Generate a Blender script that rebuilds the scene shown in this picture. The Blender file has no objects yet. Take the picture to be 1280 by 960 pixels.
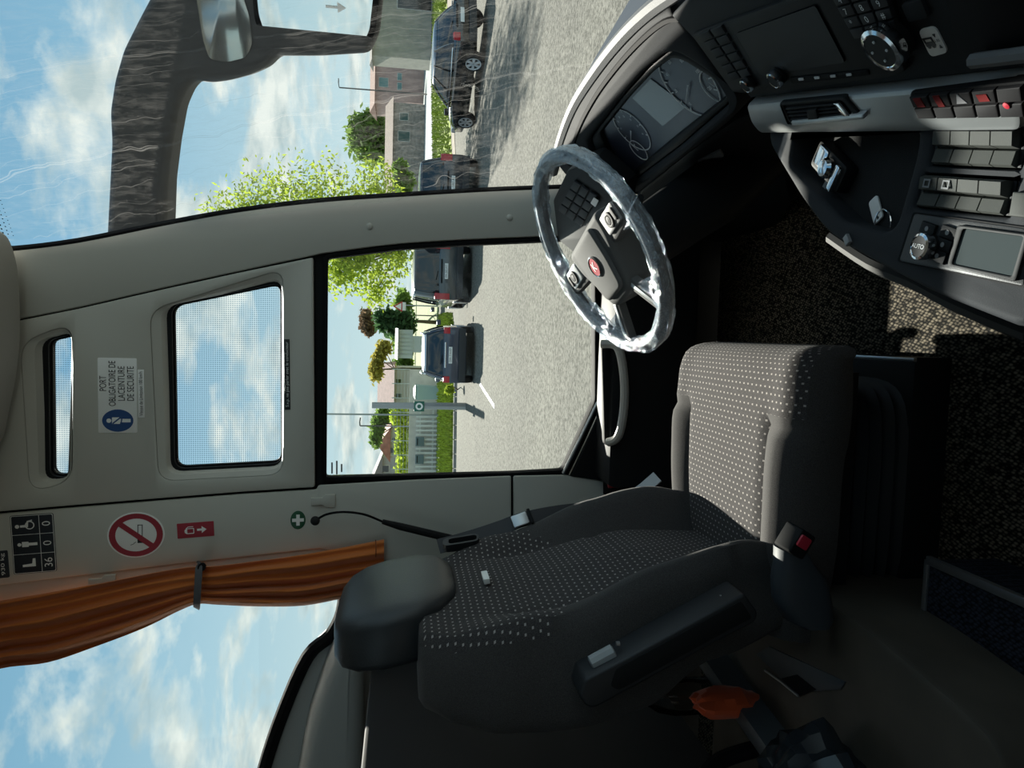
import bpy, math, random
from mathutils import Vector, Matrix, Euler
from mathutils.geometry import tessellate_polygon
random.seed(7)
SC = bpy.context.scene
COL = SC.collection
V = Vector
R = math.radians

# ------------------------------------------------------------------ camera (phone held on its side, seen from the entrance)
YAW, PITCH, ROLL, FPX = R(4.0), R(8.65), R(1.0), 887.0
CAM = V((0, 0, 1.0))
FW = V((-math.sin(YAW) * math.cos(PITCH), math.cos(YAW) * math.cos(PITCH), -math.sin(PITCH)))
_r = V((math.cos(YAW), math.sin(YAW), 0)); _u = _r.cross(FW)
RT = _r * math.cos(ROLL) + _u * math.sin(ROLL)
UP = _u * math.cos(ROLL) - _r * math.sin(ROLL)
cd = bpy.data.cameras.new('camera'); cam = bpy.data.objects.new('camera', cd); COL.objects.link(cam)
m = Matrix.Identity(4)
for i, c in enumerate((-UP, RT, -FW)):
    for k in range(3): m[k][i] = c[k]
m.translation = CAM
cam.matrix_world = m
cd.sensor_fit = 'HORIZONTAL'; cd.sensor_width = 36.0; cd.lens = FPX / 1280 * 36
cd.clip_start = .02; cd.clip_end = 1000
SC.camera = cam
SC.view_settings.view_transform = 'Standard'; SC.view_settings.look = 'None'
SC.view_settings.gamma = 1.0; SC.view_settings.use_curve_mapping = False
SC.view_settings.exposure = 0.0

# ------------------------------------------------------------------ sky and sun
wd = bpy.data.worlds.new('sky'); SC.world = wd; wd.use_nodes = True
nt = wd.node_tree; N = nt.nodes; L = nt.links; N.clear()
def nd(tree, typ, **kw):
    n = tree.nodes.new(typ)
    for k, v in kw.items(): setattr(n, k, v)
    return n
wo = nd(nt, 'ShaderNodeOutputWorld'); bg = nd(nt, 'ShaderNodeBackground'); L.new(bg.outputs[0], wo.inputs[0])
tc = nd(nt, 'ShaderNodeTexCoord'); sx = nd(nt, 'ShaderNodeSeparateXYZ'); L.new(tc.outputs['Generated'], sx.inputs[0])
rp = nd(nt, 'ShaderNodeValToRGB'); L.new(sx.outputs['Z'], rp.inputs[0])
e = rp.color_ramp.elements
e[0].position = 0.0; e[0].color = (.68, .84, .86, 1); e[1].position = .75; e[1].color = (.115, .30, .52, 1)
a = e.new(.18); a.color = (.47, .68, .78, 1)
a = e.new(.38); a.color = (.26, .50, .68, 1)
den = nd(nt, 'ShaderNodeMath', operation='ADD'); L.new(sx.outputs['Z'], den.inputs[0]); den.inputs[1].default_value = .22
dv = nd(nt, 'ShaderNodeVectorMath', operation='DIVIDE'); L.new(tc.outputs['Generated'], dv.inputs[0])
cb = nd(nt, 'ShaderNodeCombineXYZ')
for i in range(3): L.new(den.outputs[0], cb.inputs[i])
L.new(cb.outputs[0], dv.inputs[1])
CLOUD = (12.4, 6.8, 3.6)
mpw = nd(nt, 'ShaderNodeVectorMath', operation='ADD'); L.new(dv.outputs[0], mpw.inputs[0]); mpw.inputs[1].default_value = CLOUD
nz = nd(nt, 'ShaderNodeTexNoise'); L.new(mpw.outputs[0], nz.inputs['Vector'])
nz.inputs['Scale'].default_value = 2.3; nz.inputs['Detail'].default_value = 9; nz.inputs['Roughness'].default_value = .58; nz.inputs['Distortion'].default_value = .25
cr_ = nd(nt, 'ShaderNodeValToRGB'); L.new(nz.outputs[0], cr_.inputs[0])
cr_.color_ramp.elements[0].position = .475; cr_.color_ramp.elements[0].color = (0, 0, 0, 1)
cr_.color_ramp.elements[1].position = .585; cr_.color_ramp.elements[1].color = (1, 1, 1, 1)
nz2 = nd(nt, 'ShaderNodeTexNoise'); L.new(mpw.outputs[0], nz2.inputs['Vector']); nz2.inputs['Scale'].default_value = 7; nz2.inputs['Detail'].default_value = 6
cc = nd(nt, 'ShaderNodeValToRGB'); L.new(nz2.outputs[0], cc.inputs[0])
cc.color_ramp.elements[0].position = .35; cc.color_ramp.elements[0].color = (.50, .62, .64, 1)
cc.color_ramp.elements[1].position = .62; cc.color_ramp.elements[1].color = (.90, .95, .90, 1)
mx = nd(nt, 'ShaderNodeMix', data_type='RGBA')
L.new(cr_.outputs[0], mx.inputs[0]); L.new(rp.outputs[0], mx.inputs[6]); L.new(cc.outputs[0], mx.inputs[7])
L.new(mx.outputs[2], bg.inputs[0]); bg.inputs[1].default_value = 1.0
SUN_AZ, SUN_EL = R(-3.5), R(29.0)          # measured from +Y (bus left), towards the rear
sl = bpy.data.lights.new('sun', 'SUN'); sun = bpy.data.objects.new('sun', sl); COL.objects.link(sun)
sl.energy = 14.0; sl.angle = R(.6); sl.color = (1.0, .94, .84)
sd = V((math.sin(SUN_AZ) * math.cos(SUN_EL), math.cos(SUN_AZ) * math.cos(SUN_EL), math.sin(SUN_EL)))
sun.rotation_euler = sd.to_track_quat('Z', 'Y').to_euler(); sun.location = sd * 30

# ------------------------------------------------------------------ photo pixel -> place
def ray(px, py): return FW * FPX + RT * (480 - py) + UP * (640 - px)
def atz(px, py, z): d = ray(px, py); return CAM + d * ((z - CAM.z) / d.z)
def aty(px, py, y): d = ray(px, py); return CAM + d * (y / d.y)
def atx(px, py, x): d = ray(px, py); return CAM + d * (x / d.x)
class Frame:
    """a plane in the place: origin, in-plane axes ax (to the right), ay (up), normal n = ax x ay"""
    def __init__(s, o, ax, ay):
        s.o = V(o); s.ax = V(ax).normalized(); ay = V(ay)
        s.n = s.ax.cross(ay).normalized(); s.ay = s.n.cross(s.ax)
    def p(s, a, b, w=0): return s.o + s.ax * a + s.ay * b + s.n * w
    def px(s, x, y, w=0):
        """2D coordinates of the pixel ray on the plane lifted by w"""
        d = ray(x, y); o = s.o + s.n * w
        q = CAM + d * ((o - CAM).dot(s.n) / d.dot(s.n)) - o
        return (q.dot(s.ax), q.dot(s.ay))
    def pts(s, l, w=0): return [s.px(x, y, w) for x, y in l]
    def sub(s, a, b, w=0, rot=0):
        c, t = math.cos(rot), math.sin(rot)
        return Frame(s.p(a, b, w), s.ax * c + s.ay * t, s.ay * c - s.ax * t)

# ------------------------------------------------------------------ materials
MT = {}
def mat(name, col, rough=.5, metal=0, spec=.5, var=0, vscale=20, bump=0, bscale=200, emit=0, sheen=0, coat=0, bdist=.002):
    if name in MT: return MT[name]
    m = bpy.data.materials.new(name); m.use_nodes = True; t = m.node_tree
    b = t.nodes['Principled BSDF']
    b.inputs['Base Color'].default_value = (*col, 1); b.inputs['Roughness'].default_value = rough
    b.inputs['Metallic'].default_value = metal; b.inputs['Specular IOR Level'].default_value = spec
    b.inputs['Coat Weight'].default_value = coat; b.inputs['Sheen Weight'].default_value = sheen
    if emit: b.inputs['Emission Color'].default_value = (*col, 1); b.inputs['Emission Strength'].default_value = emit
    tcn = nd(t, 'ShaderNodeTexCoord')
    if var:
        n = nd(t, 'ShaderNodeTexNoise'); t.links.new(tcn.outputs['Object'], n.inputs[0]); n.inputs['Scale'].default_value = vscale; n.inputs['Detail'].default_value = 6
        r = nd(t, 'ShaderNodeValToRGB'); t.links.new(n.outputs[0], r.inputs[0])
        r.color_ramp.elements[0].position = .3; r.color_ramp.elements[0].color = (*[c * (1 - var) for c in col], 1)
        r.color_ramp.elements[1].position = .7; r.color_ramp.elements[1].color = (*[min(1, c * (1 + var)) for c in col], 1)
        t.links.new(r.outputs[0], b.inputs['Base Color'])
    if bump:
        n = nd(t, 'ShaderNodeTexNoise'); t.links.new(tcn.outputs['Object'], n.inputs[0]); n.inputs['Scale'].default_value = bscale; n.inputs['Detail'].default_value = 3
        k = nd(t, 'ShaderNodeBump'); k.inputs['Strength'].default_value = bump; k.inputs['Distance'].default_value = bdist
        t.links.new(n.outputs[0], k.inputs['Height']); t.links.new(k.outputs[0], b.inputs['Normal'])
    MT[name] = m
    return m
def glass(name, tint=(.93, .97, .96), refl=.06, dust=0, dots=0, streak=False):
    if name in MT: return MT[name]
    m = bpy.data.materials.new(name); m.use_nodes = True; t = m.node_tree; t.nodes.clear()
    o = nd(t, 'ShaderNodeOutputMaterial'); tr = nd(t, 'ShaderNodeBsdfTransparent'); gl = nd(t, 'ShaderNodeBsdfGlossy'); mi = nd(t, 'ShaderNodeMixShader')
    tr.inputs[0].default_value = (*tint, 1); gl.inputs['Roughness'].default_value = .02
    lw = nd(t, 'ShaderNodeFresnel'); lw.inputs[0].default_value = 1.35
    t.links.new(lw.outputs[0], mi.inputs[0]); t.links.new(tr.outputs[0], mi.inputs[1]); t.links.new(gl.outputs[0], mi.inputs[2])
    last = mi
    tcn = nd(t, 'ShaderNodeTexCoord')
    if dust or streak:
        df = nd(t, 'ShaderNodeBsdfDiffuse'); df.inputs[0].default_value = (.75, .75, .72, 1)
        tl = nd(t, 'ShaderNodeBsdfTranslucent'); tl.inputs[0].default_value = (.75, .75, .72, 1)
        ad = nd(t, 'ShaderNodeMixShader'); ad.inputs[0].default_value = .5; t.links.new(df.outputs[0], ad.inputs[1]); t.links.new(tl.outputs[0], ad.inputs[2])
        n = nd(t, 'ShaderNodeTexNoise'); n.inputs['Scale'].default_value = 60; n.inputs['Detail'].default_value = 8; n.inputs['Roughness'].default_value = .75
        mp = nd(t, 'ShaderNodeMapping'); mp.inputs['Scale'].default_value = (1, 1, .25); t.links.new(tcn.outputs['Object'], mp.inputs[0]); t.links.new(mp.outputs[0], n.inputs[0])
        r = nd(t, 'ShaderNodeMapRange'); r.inputs[1].default_value = .45; r.inputs[2].default_value = .8; r.inputs[3].default_value = 0; r.inputs[4].default_value = dust
        t.links.new(n.outputs[0], r.inputs[0]); fac = r.outputs[0]
        if streak:      # dried run-off lines down the screen
            sp = nd(t, 'ShaderNodeSeparateXYZ'); t.links.new(tcn.outputs['Object'], sp.inputs[0])
            n2 = nd(t, 'ShaderNodeTexNoise'); n2.inputs['Scale'].default_value = 9; t.links.new(tcn.outputs['Object'], n2.inputs[0])
            k = nd(t, 'ShaderNodeMath', operation='MULTIPLY_ADD'); t.links.new(n2.outputs[0], k.inputs[0]); k.inputs[1].default_value = .05; t.links.new(sp.outputs['Y'], k.inputs[2])
            n3 = nd(t, 'ShaderNodeTexNoise', noise_dimensions='1D'); t.links.new(k.outputs[0], n3.inputs['W']); n3.inputs['Scale'].default_value = 34; n3.inputs['Detail'].default_value = 1
            d1 = nd(t, 'ShaderNodeMath', operation='SUBTRACT'); t.links.new(n3.outputs[0], d1.inputs[0]); d1.inputs[1].default_value = .5
            d2 = nd(t, 'ShaderNodeMath', operation='ABSOLUTE'); t.links.new(d1.outputs[0], d2.inputs[0])
            d3 = nd(t, 'ShaderNodeMath', operation='LESS_THAN'); t.links.new(d2.outputs[0], d3.inputs[0]); d3.inputs[1].default_value = .0045
            d4 = nd(t, 'ShaderNodeMath', operation='MULTIPLY'); t.links.new(d3.outputs[0], d4.inputs[0]); d4.inputs[1].default_value = .16
            d5 = nd(t, 'ShaderNodeMath', operation='MAXIMUM'); t.links.new(d4.outputs[0], d5.inputs[0]); t.links.new(fac, d5.inputs[1]); fac = d5.outputs[0]
        m2 = nd(t, 'ShaderNodeMixShader'); t.links.new(fac, m2.inputs[0]); t.links.new(last.outputs[0], m2.inputs[1]); t.links.new(ad.outputs[0], m2.inputs[2]); last = m2
    if dots:            # printed dot screen on the pane
        vo = nd(t, 'ShaderNodeTexVoronoi'); vo.inputs['Randomness'].default_value = 0; vo.inputs['Scale'].default_value = dots; vo.voronoi_dimensions = '2D'; s3 = nd(t, 'ShaderNodeSeparateXYZ'); c3 = nd(t, 'ShaderNodeCombineXYZ'); t.links.new(tcn.outputs['Object'], s3.inputs[0]); t.links.new(s3.outputs['X'], c3.inputs[0]); t.links.new(s3.outputs['Z'], c3.inputs[1]); t.links.new(c3.outputs[0], vo.inputs['Vector'])
        ls = nd(t, 'ShaderNodeMath', operation='LESS_THAN'); t.links.new(vo.outputs['Distance'], ls.inputs[0]); ls.inputs[1].default_value = .3
        df2 = nd(t, 'ShaderNodeBsdfTransparent'); df2.inputs[0].default_value = (.62, .70, .74, 1)
        m3 = nd(t, 'ShaderNodeMixShader'); t.links.new(ls.outputs[0], m3.inputs[0]); t.links.new(last.outputs[0], m3.inputs[1]); t.links.new(df2.outputs[0], m3.inputs[2]); last = m3
    t.links.new(last.outputs[0], o.inputs[0])
    MT[name] = m
    return m
def fabric(name, base, dot, per=(.0165, .0125)):
    """woven seat cloth with staggered pale stitches, laid out on the UV map (metres)"""
    m = mat(name, base, .95, sheen=.05, spec=.15); t = m.node_tree; b = t.nodes['Principled BSDF']
    uv = nd(t, 'ShaderNodeUVMap'); sp = nd(t, 'ShaderNodeSeparateXYZ'); t.links.new(uv.outputs[0], sp.inputs[0])
    def mth(op, x, y=None):
        n = nd(t, 'ShaderNodeMath', operation=op)
        for i, q in enumerate((x, y)):
            if q is None: continue
            if isinstance(q, (int, float)): n.inputs[i].default_value = q
            else: t.links.new(q, n.inputs[i])
        return n.outputs[0]
    vv = mth('DIVIDE', sp.outputs['Y'], per[1]); row = mth('FLOOR', vv); odd = mth('MODULO', row, 2.0)
    uu = mth('ADD', mth('DIVIDE', sp.outputs['X'], per[0]), mth('MULTIPLY', odd, .5))
    fu = mth('ABSOLUTE', mth('SUBTRACT', mth('FRACT', uu), .5)); fv = mth('ABSOLUTE', mth('SUBTRACT', mth('FRACT', vv), .5))
    msk = mth('MULTIPLY', mth('LESS_THAN', fu, .14), mth('LESS_THAN', fv, .13))
    n = nd(t, 'ShaderNodeTexNoise'); tcn = nd(t, 'ShaderNodeTexCoord'); t.links.new(tcn.outputs['Object'], n.inputs[0]); n.inputs['Scale'].default_value = 500
    r = nd(t, 'ShaderNodeValToRGB'); t.links.new(n.outputs[0], r.inputs[0])
    r.color_ramp.elements[0].position = .3; r.color_ramp.elements[0].color = (*[c * .55 for c in base], 1)
    r.color_ramp.elements[1].position = .7; r.color_ramp.elements[1].color = (*[c * 1.45 for c in base], 1)
    mi = nd(t, 'ShaderNodeMix', data_type='RGBA'); t.links.new(msk, mi.inputs[0]); t.links.new(r.outputs[0], mi.inputs[6]); mi.inputs[7].default_value = (*dot, 1)
    t.links.new(mi.outputs[2], b.inputs['Base Color'])
    k = nd(t, 'ShaderNodeBump'); k.inputs['Strength'].default_value = .35; k.inputs['Distance'].default_value = .001; t.links.new(n.outputs[0], k.inputs['Height']); t.links.new(k.outputs[0], b.inputs['Normal'])
    return m
def carpet(name, dark, light, scale):
    m = mat(name, dark, .95, spec=.1); t = m.node_tree; b = t.nodes['Principled BSDF']; tcn = nd(t, 'ShaderNodeTexCoord')
    mp = nd(t, 'ShaderNodeMapping'); mp.inputs['Scale'].default_value = (scale, scale * .55, scale); mp.inputs['Rotation'].default_value = (0, 0, .5)
    t.links.new(tcn.outputs['Object'], mp.inputs[0])
    vo = nd(t, 'ShaderNodeTexVoronoi'); vo.inputs['Scale'].default_value = 1; vo.inputs['Randomness'].default_value = .45; t.links.new(mp.outputs[0], vo.inputs['Vector'])
    r = nd(t, 'ShaderNodeValToRGB'); t.links.new(vo.outputs['Distance'], r.inputs[0])
    r.color_ramp.elements[0].position = .25; r.color_ramp.elements[0].color = (*light, 1); r.color_ramp.elements[1].position = .62; r.color_ramp.elements[1].color = (*dark, 1)
    t.links.new(r.outputs[0], b.inputs['Base Color'])
    k = nd(t, 'ShaderNodeBump'); k.invert = True; k.inputs['Strength'].default_value = .7; k.inputs['Distance'].default_value = .003; t.links.new(vo.outputs['Distance'], k.inputs['Height']); t.links.new(k.outputs[0], b.inputs['Normal'])
    return m
PANEL = mat('panel_grey', (.53, .53, .48), .55, bump=.12, bscale=600, bdist=.001)
PANEL2 = mat('sill_grey', (.34, .35, .34), .6, bump=.25, bscale=500, bdist=.001)
BLACKP = mat('black_plastic', (.009, .010, .011), .6, spec=.18)
DARKP = mat('dark_plastic', (.018, .02, .023), .5, spec=.4, bump=.15, bscale=700, bdist=.001)
DASHG = mat('dash_charcoal', (.026, .029, .033), .75, spec=.15, bump=.2, bscale=900, bdist=.0008)
SOFT = mat('soft_dash_rim', (.15, .155, .16), .6, spec=.2, bump=.25, bscale=600, bdist=.001)
RUBBER = mat('rubber_black', (.007, .007, .008), .7, spec=.1)
SILVER = mat('satin_silver', (.36, .38, .385), .36, metal=.45)
CHROME = mat('chrome', (.75, .76, .78), .12, metal=1)
ALU = mat('aluminium', (.48, .5, .52), .32, metal=.9)
WHITE = mat('white_print', (.88, .89, .87), .6)
BLACKI = mat('black_print', (.01, .01, .012), .5)
NAVY = mat('navy_plate', (.008, .012, .02), .4)
RED = mat('sign_red', (.34, .012, .03), .45)
BLUE = mat('sign_blue', (.012, .07, .23), .45)
GREEN = mat('sign_green', (.01, .09, .04), .45)
SCREEN = mat('dark_screen', (.002, .002, .003), .35, spec=.06)
KEYG = mat('key_grey', (.022, .024, .028), .65, spec=.2)
LEATHER = mat('leather_charcoal', (.028, .032, .036), .42, spec=.45, bump=.3, bscale=260, bdist=.0012)
BOLSTER = mat('plain_cloth', (.058, .055, .054), .95, sheen=.05, spec=.15, var=.35, vscale=700, bump=.3, bscale=800, bdist=.0008)
DOTTED = fabric('dotted_cloth', (.050, .046, .046), (.36, .33, .31))
CARPET = carpet('ribbed_carpet', (.006, .006, .005), (.19, .165, .125), 190)
CARPET2 = carpet('step_carpet', (.006, .007, .009), (.028, .034, .05), 200)
CURTAIN = mat('orange_curtain', (.56, .165, .035), .75, sheen=.3, spec=.2)
WEB = mat('belt_webbing', (.045, .047, .052), .65, bump=.3, bscale=700, bdist=.0008)

# ------------------------------------------------------------------ mesh helpers
OFF = {}
def tag(o, label=None, cat=None, group=None, kind=None):
    for k, v in (('label', label), ('category', cat), ('group', group), ('kind', kind)):
        if v: o[k] = v
    return o
def thing(name, loc, label=None, cat=None, group=None, kind=None):
    o = bpy.data.objects.new(name, None); COL.objects.link(o); o.location = loc; o.empty_display_size = .05
    OFF[o] = V(loc); return tag(o, label, cat, group, kind)
def obj(name, vf, material, parent=None, sharp=.55, uv=None, smooth=True):
    vs, fs = vf
    me = bpy.data.meshes.new(name); off = OFF.get(parent, V((0, 0, 0)))
    me.from_pydata([tuple(V(v) - off) for v in vs], [], fs); me.validate(); me.update()
    if uv is not None:
        ul = me.uv_layers.new(name='UVMap')
        for lp in me.loops: ul.data[lp.index].uv = uv[lp.vertex_index]
    if smooth:
        me.polygons.foreach_set('use_smooth', [True] * len(me.polygons)); me.set_sharp_from_angle(angle=sharp)
    me.materials.append(material)
    o = bpy.data.objects.new(name, me); COL.objects.link(o)
    if parent is not None: o.parent = parent; OFF[o] = off
    return o
def top(name, vf, material, label=None, cat=None, group=None, kind=None, base=None, **kw):
    """one-mesh thing with its origin at its base"""
    vs, fs = vf
    if base is None:
        mn = [min(v[i] for v in vs) for i in range(3)]; mxx = [max(v[i] for v in vs) for i in range(3)]
        base = V(((mn[0] + mxx[0]) / 2, (mn[1] + mxx[1]) / 2, mn[2]))
    o = obj(name, ([V(v) - base for v in vs], fs), material, None, **kw); o.location = base; OFF[o] = base
    return tag(o, label, cat, group, kind)
def join(*vfs):
    vs, fs = [], []
    for v, f in vfs:
        k = len(vs); vs += list(v); fs += [tuple(i + k for i in q) for q in f]
    return vs, fs
def area2(p): return sum(p[i - 1][0] * p[i][1] - p[i][0] * p[i - 1][1] for i in range(len(p))) / 2
def inset(p, d):
    out = []; n = len(p)
    for i in range(n):
        a, b, c = V(p[i - 1]).to_2d(), V(p[i]).to_2d(), V(p[(i + 1) % n]).to_2d()
        d1, d2 = (b - a), (c - b)
        if d1.length < 1e-9: d1 = d2
        if d2.length < 1e-9: d2 = d1
        d1.normalize(); d2.normalize()
        n1, n2 = V((-d1.y, d1.x)), V((-d2.y, d2.x)); bi = n1 + n2
        if bi.length < 1e-6: bi = n1.copy()
        bi.normalize(); k = d / max(.35, bi.dot(n1))
        out.append((b.x + bi.x * k, b.y + bi.y * k))
    return out
def V2(p): return V((p[0], p[1]))
def rnd(p, r, n=4):
    out = []; k = len(p)
    for i in range(k):
        a, b, c = V2(p[i - 1]), V2(p[i]), V2(p[(i + 1) % k])
        rr = min(r, (a - b).length * .45, (c - b).length * .45)
        s, t = b + (a - b).normalized() * rr, b + (c - b).normalized() * rr
        for j in range(n + 1):
            q = j / n; out.append(tuple(s * (1 - q) ** 2 + b * 2 * q * (1 - q) + t * q * q))
    return out
def cr(p, n=5, closed=False):
    """Catmull-Rom through the points"""
    out = []; k = len(p); P = [V(q) for q in p]
    for i in range(k if closed else k - 1):
        g = (lambda j: P[j % k]) if closed else (lambda j: P[min(max(j, 0), k - 1)])
        a, b, c, d = g(i - 1), g(i), g(i + 1), g(i + 2)
        for j in range(n):
            t = j / n
            out.append(tuple(.5 * ((2 * b) + (c - a) * t + (2 * a - 5 * b + 4 * c - d) * t * t + (3 * b - a - 3 * c + d) * t ** 3)))
    if not closed: out.append(tuple(P[-1]))
    return out
def plate(fr, loops, thick, bev=.0, w=0.0, steps=2, back=True):
    """flat piece on a Frame: first loop outer, the others holes; front at w, goes down by thick"""
    if not isinstance(loops[0][0], (tuple, list, Vector)) or not hasattr(loops[0][0], '__len__'): loops = [loops]
    L_ = []
    for i, l in enumerate(loops):
        l = [tuple(q)[:2] for q in l]
        if (area2(l) < 0) == (i == 0): l = l[::-1]
        L_.append(l)
    vs, fs = [], []
    lev = []
    for s in range(steps + 1 if bev else 1):
        if bev:
            ang = (1 - s / steps) * math.pi / 2   # starts at the front
            lev.append((bev * (1 - math.cos(ang)), -bev * (1 - math.sin(ang))))
        else: lev.append((0, 0))
    lev.append((0, -thick))
    idx = []
    for l in L_:
        rows = []
        for d, h in lev:
            q = inset(l, d) if d > 1e-7 else l
            k = len(vs); vs += [fr.p(a, b, w + h) for a, b in q]; rows.append((k, q))
        n = len(l)
        for (k0, _), (k1, _) in zip(rows, rows[1:]):
            for i in range(n):
                j = (i + 1) % n; fs.append((k0 + i, k1 + i, k1 + j, k0 + j))
        idx.append(rows)
    for lv, flip in ((0, False), (-1, True)):
        if flip and not back: continue
        polys = [[V((a, b, 0)) for a, b in rows[lv][1]] for rows in idx]
        mp = [rows[lv][0] + i for rows in idx for i in range(len(rows[lv][1]))]
        if len(polys) == 1 and len(polys[0]) < 6: tris = [tuple(range(len(polys[0])))]
        else: tris = tessellate_polygon(polys)
        flat = [q for pl in polys for q in pl]
        for t in tris:
            ar = area2([(flat[i].x, flat[i].y) for i in t])
            t = tuple(mp[i] for i in t)
            if (ar < 0) != flip: t = t[::-1]
            fs.append(t)
    return vs, fs
def rect(a, b, w, h): return [(a - w / 2, b - h / 2), (a + w / 2, b - h / 2), (a + w / 2, b + h / 2), (a - w / 2, b + h / 2)]
def circ(a, b, r, n=24, r2=None): r2 = r2 or r; return [(a + r * math.cos(2 * math.pi * i / n), b + r2 * math.sin(2 * math.pi * i / n)) for i in range(n)]
def box(c, s, rot=None, bev=0):
    fr = Frame((0, 0, 0), (1, 0, 0), (0, 1, 0))
    vs, fs = plate(fr, rect(0, 0, s[0], s[1]), s[2], bev, s[2] / 2, 2)
    M = rot.to_matrix() if isinstance(rot, Euler) else rot
    return [((M @ v) if M else v) + V(c) for v in vs], fs
def tube(p, r, n=8, closed=False, cap=True):
    P = [V(q) for q in p]; vs, fs = [], []; k = len(P)
    rad = r if hasattr(r, '__len__') else [r] * k
    prev = None
    for i in range(k):
        t = (P[(i + 1) % k] - P[i - 1]) if closed else (P[min(i + 1, k - 1)] - P[max(i - 1, 0)])
        t.normalize()
        if prev is None: s = t.orthogonal().normalized()
        else:
            s = prev - t * prev.dot(t); s.normalize()
        prev = s; b = t.cross(s)
        for j in range(n):
            a = 2 * math.pi * j / n; vs.append(P[i] + (s * math.cos(a) + b * math.sin(a)) * rad[i])
    for i in range(k if closed else k - 1):
        for j in range(n):
            a, b = i * n + j, i * n + (j + 1) % n; c, d = ((i + 1) % k) * n + (j + 1) % n, ((i + 1) % k) * n + j
            fs.append((a, b, c, d))
    if cap and not closed: fs += [tuple(range(n))[::-1], tuple((k - 1) * n + j for j in range(n))]
    return vs, fs
def strap(p, nrm, w, t=.0015):
    """flat band along points; nrm = facing"""
    P = [V(q) for q in p]; vs, fs = [], []; k = len(P)
    for i in range(k):
        tg = (P[min(i + 1, k - 1)] - P[max(i - 1, 0)]).normalized(); nn = V(nrm[i] if hasattr(nrm[0], '__len__') else nrm)
        s = tg.cross(nn).normalized(); nn = s.cross(tg)
        for a, b in ((-1, -1), (1, -1), (1, 1), (-1, 1)): vs.append(P[i] + s * a * w / 2 + nn * b * t / 2)
    for i in range(k - 1):
        for j in range(4): fs.append((i * 4 + j, i * 4 + (j + 1) % 4, i * 4 + 4 + (j + 1) % 4, i * 4 + 4 + j))
    fs += [(0, 1, 2, 3)[::-1], tuple((k - 1) * 4 + j for j in range(4))]
    return vs, fs
def lathe(fr, prof, n=24, cap=True):
    """profile (radius, w) spun about the frame normal"""
    vs, fs = [], []; k = len(prof)
    for r, w in prof:
        for j in range(n): a = 2 * math.pi * j / n; vs.append(fr.p(r * math.cos(a), r * math.sin(a), w))
    for i in range(k - 1):
        for j in range(n): fs.append((i * n + j, i * n + (j + 1) % n, (i + 1) * n + (j + 1) % n, (i + 1) * n + j))
    if cap: fs += [tuple(range(n))[::-1], tuple((k - 1) * n + j for j in range(n))]
    return vs, fs
def loft(rings, capa=True, capb=True, closed=True):
    vs, fs = [], []; n = len(rings[0])
    for r in rings: vs += [V(q) for q in r]
    for i in range(len(rings) - 1):
        for j in range(n if closed else n - 1): fs.append((i * n + j, i * n + (j + 1) % n, (i + 1) * n + (j + 1) % n, (i + 1) * n + j))
    if capa: fs.append(tuple(range(n))[::-1])
    if capb: fs.append(tuple((len(rings) - 1) * n + j for j in range(n)))
    return vs, fs
def text(body, fr, a, b, size, material, parent, w=.0006, align='CENTER', sx=1.0, name='lettering', fit=None):
    c = bpy.data.curves.new('t', 'FONT'); c.body = body; c.size = size; c.align_x = align; c.align_y = 'CENTER'
    o = bpy.data.objects.new('t', c); COL.objects.link(o)
    me = bpy.data.meshes.new_from_object(o)
    bpy.data.objects.remove(o); 
    vs = [v.co.copy() for v in me.vertices]; fs = [tuple(p.vertices) for p in me.polygons]
    bpy.data.meshes.remove(me)
    if fit and vs:
        ww = max(v.x for v in vs) - min(v.x for v in vs); sx = fit / ww
    return obj(name, ([fr.p(a + v.x * sx, b + v.y, w) for v in vs], fs), material, parent, smooth=False)

# ================================================================== SETTING: the cab shell
WALL = Frame((0, 2.2, .5), (1, 0, 0), (0, -.09, 1))      # inside face of the left wall, leaning in slightly
WP = WALL.pts
def ext(l): return WP(l)
open_driver = rnd(WP([(404, 318), (500, 306), (600, 300), (672, 297), (748, 293), (748, 503), (707, 592), (640, 596), (402, 602)]), .02, 3)
open_up = rnd(WP([(213, 381), (351, 353), (352, 580), (217, 587)]), .03, 5)
open_small = rnd(WP([(58, 425), (89, 418), (83, 598), (60, 596)]), .02, 5)
pass_px = [(-160, 790), (0, 765), (200, 735), (400, 712), (428, 722), (428, 760), (413, 792), (385, 818), (355, 885), (330, 960), (300, 1080), (270, 1250), (-160, 1400)]
open_pass = WP(pass_px)
# outer sheet of the wall, with the window openings
wl = [(-3.2, -1.2), (.46, -1.2), (.46, -.15)] + WP([(700, 236), (600, 239), (500, 245), (400, 252), (300, 264), (210, 280), (100, 301), (0, 318), (-120, 335), (-300, 365)]) + [(-3.2, 2.45)]
wall = top('wall_left', plate(WALL, [wl, open_driver, open_up, open_small, open_pass], .05, 0, -.012), BLACKP, 'dark body side of the bus with window openings behind the trim panels', kind='structure')
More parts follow.
